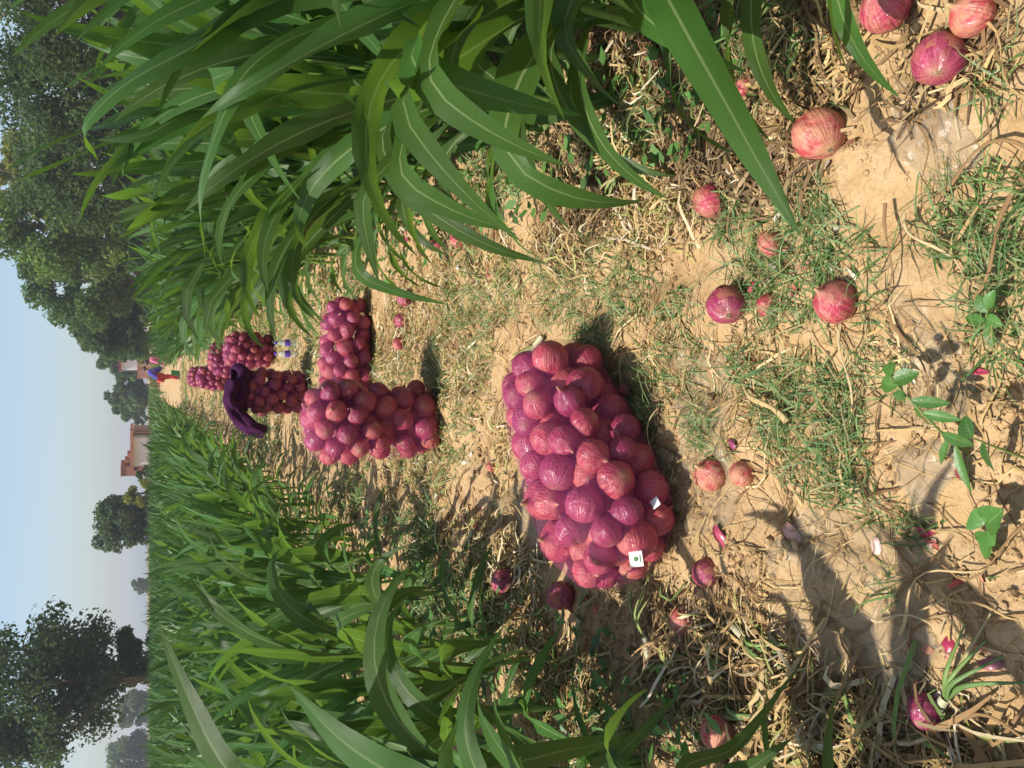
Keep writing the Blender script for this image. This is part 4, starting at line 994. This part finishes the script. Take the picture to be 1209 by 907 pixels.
def person(loc, rz, label, bend, shirt, trousers):
    e = link('person', None, loc=loc, rot=(0, 0, rz)); tag(e, label, 'person', 'people working at the end of the strip')
    # facing local +X, bending forward by bend
    cb_, sb_ = math.cos(bend), math.sin(bend)
    def T(x, y, z): return (x*cb_+z*sb_, y, .86+z*cb_-x*sb_)
    J = {'pel': (0, 0, .86), 'wai': T(0, 0, .16), 'che': T(.01, 0, .36), 'nek': T(.02, 0, .52), 'hed': T(.06, 0, .64), 'top': T(.07, 0, .74)}
    for s, y in (('l', 1), ('r', -1)):
        sh = T(.0, .17*y, .46); J['sh'+s] = sh; J['el'+s] = (sh[0]+.08, sh[1]+.05*y, sh[2]-.27); J['wr'+s] = (sh[0]+.20, sh[1]-.02*y, sh[2]-.50); J['ha'+s] = (sh[0]+.24, sh[1]-.03*y, sh[2]-.58)
        J['hi'+s] = (0, .09*y, .82); J['kn'+s] = (.07, .11*y, .46); J['an'+s] = (-.02+.06*y, .12*y, .08); J['to'+s] = (.13+.06*y, .13*y, .03)
    nm = list(J); ix = {k: i for i, k in enumerate(nm)}
    E = [('pel', 'wai'), ('wai', 'che'), ('che', 'nek'), ('nek', 'hed'), ('hed', 'top')]
    for s in 'lr': E += [('che', 'sh'+s), ('sh'+s, 'el'+s), ('el'+s, 'wr'+s), ('wr'+s, 'ha'+s), ('pel', 'hi'+s), ('hi'+s, 'kn'+s), ('kn'+s, 'an'+s), ('an'+s, 'to'+s)]
    RD = {'pel': .14, 'wai': .125, 'che': .145, 'nek': .055, 'hed': .095, 'top': .075, 'sh': .062, 'el': .042, 'wr': .03, 'ha': .035, 'hi': .085, 'kn': .058, 'an': .038, 'to': .036}
    rr = [float(RD.get(k, RD.get(k[:2], .05))) for k in nm]
    skin('body', [J[k] for k in nm], [(ix[a], ix[b]) for a, b in E], rr, M['skinmat'], e)
    def sub(name, keys, edges, grow, mat, root=0):
        i2 = {k: i for i, k in enumerate(keys)}; skin(name, [J[k] for k in keys], [(i2[a], i2[b]) for a, b in edges], [float(RD.get(k, RD.get(k[:2], .05)))+grow for k in keys], mat, e, root)
    sub('shirt', ['pel', 'wai', 'che', 'nek', 'shl', 'ell', 'wrl', 'shr', 'elr', 'wrr'], [('pel', 'wai'), ('wai', 'che'), ('che', 'nek'), ('che', 'shl'), ('shl', 'ell'), ('ell', 'wrl'), ('che', 'shr'), ('shr', 'elr'), ('elr', 'wrr')], .022, shirt, 1)
    sub('trousers', ['pel', 'hil', 'knl', 'anl', 'hir', 'knr', 'anr'], [('pel', 'hil'), ('hil', 'knl'), ('knl', 'anl'), ('pel', 'hir'), ('hir', 'knr'), ('knr', 'anr')], .026, trousers)
    mb = MB(); c = np.array(J['hed'])*.4+np.array(J['top'])*.6; n = 8
    lathe(mb, [(.115*math.cos(a), .10*math.sin(a)) for a in np.linspace(-.3, 1.5, 8)], 14, off=tuple(c-np.array([.015, 0, 0]))); mb.obj('hair', M['hair'], e)
    for y in (1, -1):
        a = J['anl' if y > 0 else 'anr']; mb = MB(); tube(mb, spline([(a[0]-.06, a[1], .035), (a[0]+.05, a[1], .04), (a[0]+.17, a[1], .028)], 6), [.03, .048, .05, .048, .042, .02], 8); mb.obj('shoe', M['shoe'], e)
pA = GH(213, 449); person((pA.x+.1, pA.y, pA.z), .25, 'person in blue shirt and red trousers stooping at the end of the strip', .55, M['blue'], M['red'])
pB = AT(180, 418, 38); person((pB.x, 38, -.1), 2.7, 'person in pink clothes bending among the far maize', .5, M['pink'], M['pink'])
# green bucket beside the stooping person
gb = GH(212, 441); e = link('bucket', None, loc=gb); tag(e, 'green bucket on the soil beside the stooping person', 'bucket')
M['green'] = m_plain('green_plastic', (.03, .28, .13), .4, .5)
mb = MB(); lathe(mb, [(.01, .02), (.12, .0), (.16, .34), (.175, .345), (.175, .36), (.15, .36), (.11, .03), (.01, .03)], 18); mb.obj('body', M['green'], e)
mb = MB(); tube(mb, [(.165*math.cos(a), .02, .35+.15*math.sin(a)) for a in np.linspace(0, math.pi, 12)], [.006]*12, 5); mb.obj('handle', M['grey'], e)

# ------------------------------------------------------------------ air
mb = MB(); box(mb, -900, 900, -400, 1200, -1.6, 24); hz_o = mb.obj('haze', [], smooth_=False)
mt = bpy.data.materials.new('haze'); mt.use_nodes = True; nt = mt.node_tree; nt.nodes.remove(nt.nodes['Principled BSDF'])
pv = nt.nodes.new('ShaderNodeVolumePrincipled'); pv.inputs['Color'].default_value = (.86, .90, .98, 1); pv.inputs['Density'].default_value = .0008; pv.inputs['Anisotropy'].default_value = .2
nt.links.new(pv.outputs[0], nt.nodes['Material Output'].inputs['Volume']); hz_o.data.materials.append(mt)
tag(hz_o, 'thin pale summer haze over the fields', 'haze', kind='stuff')
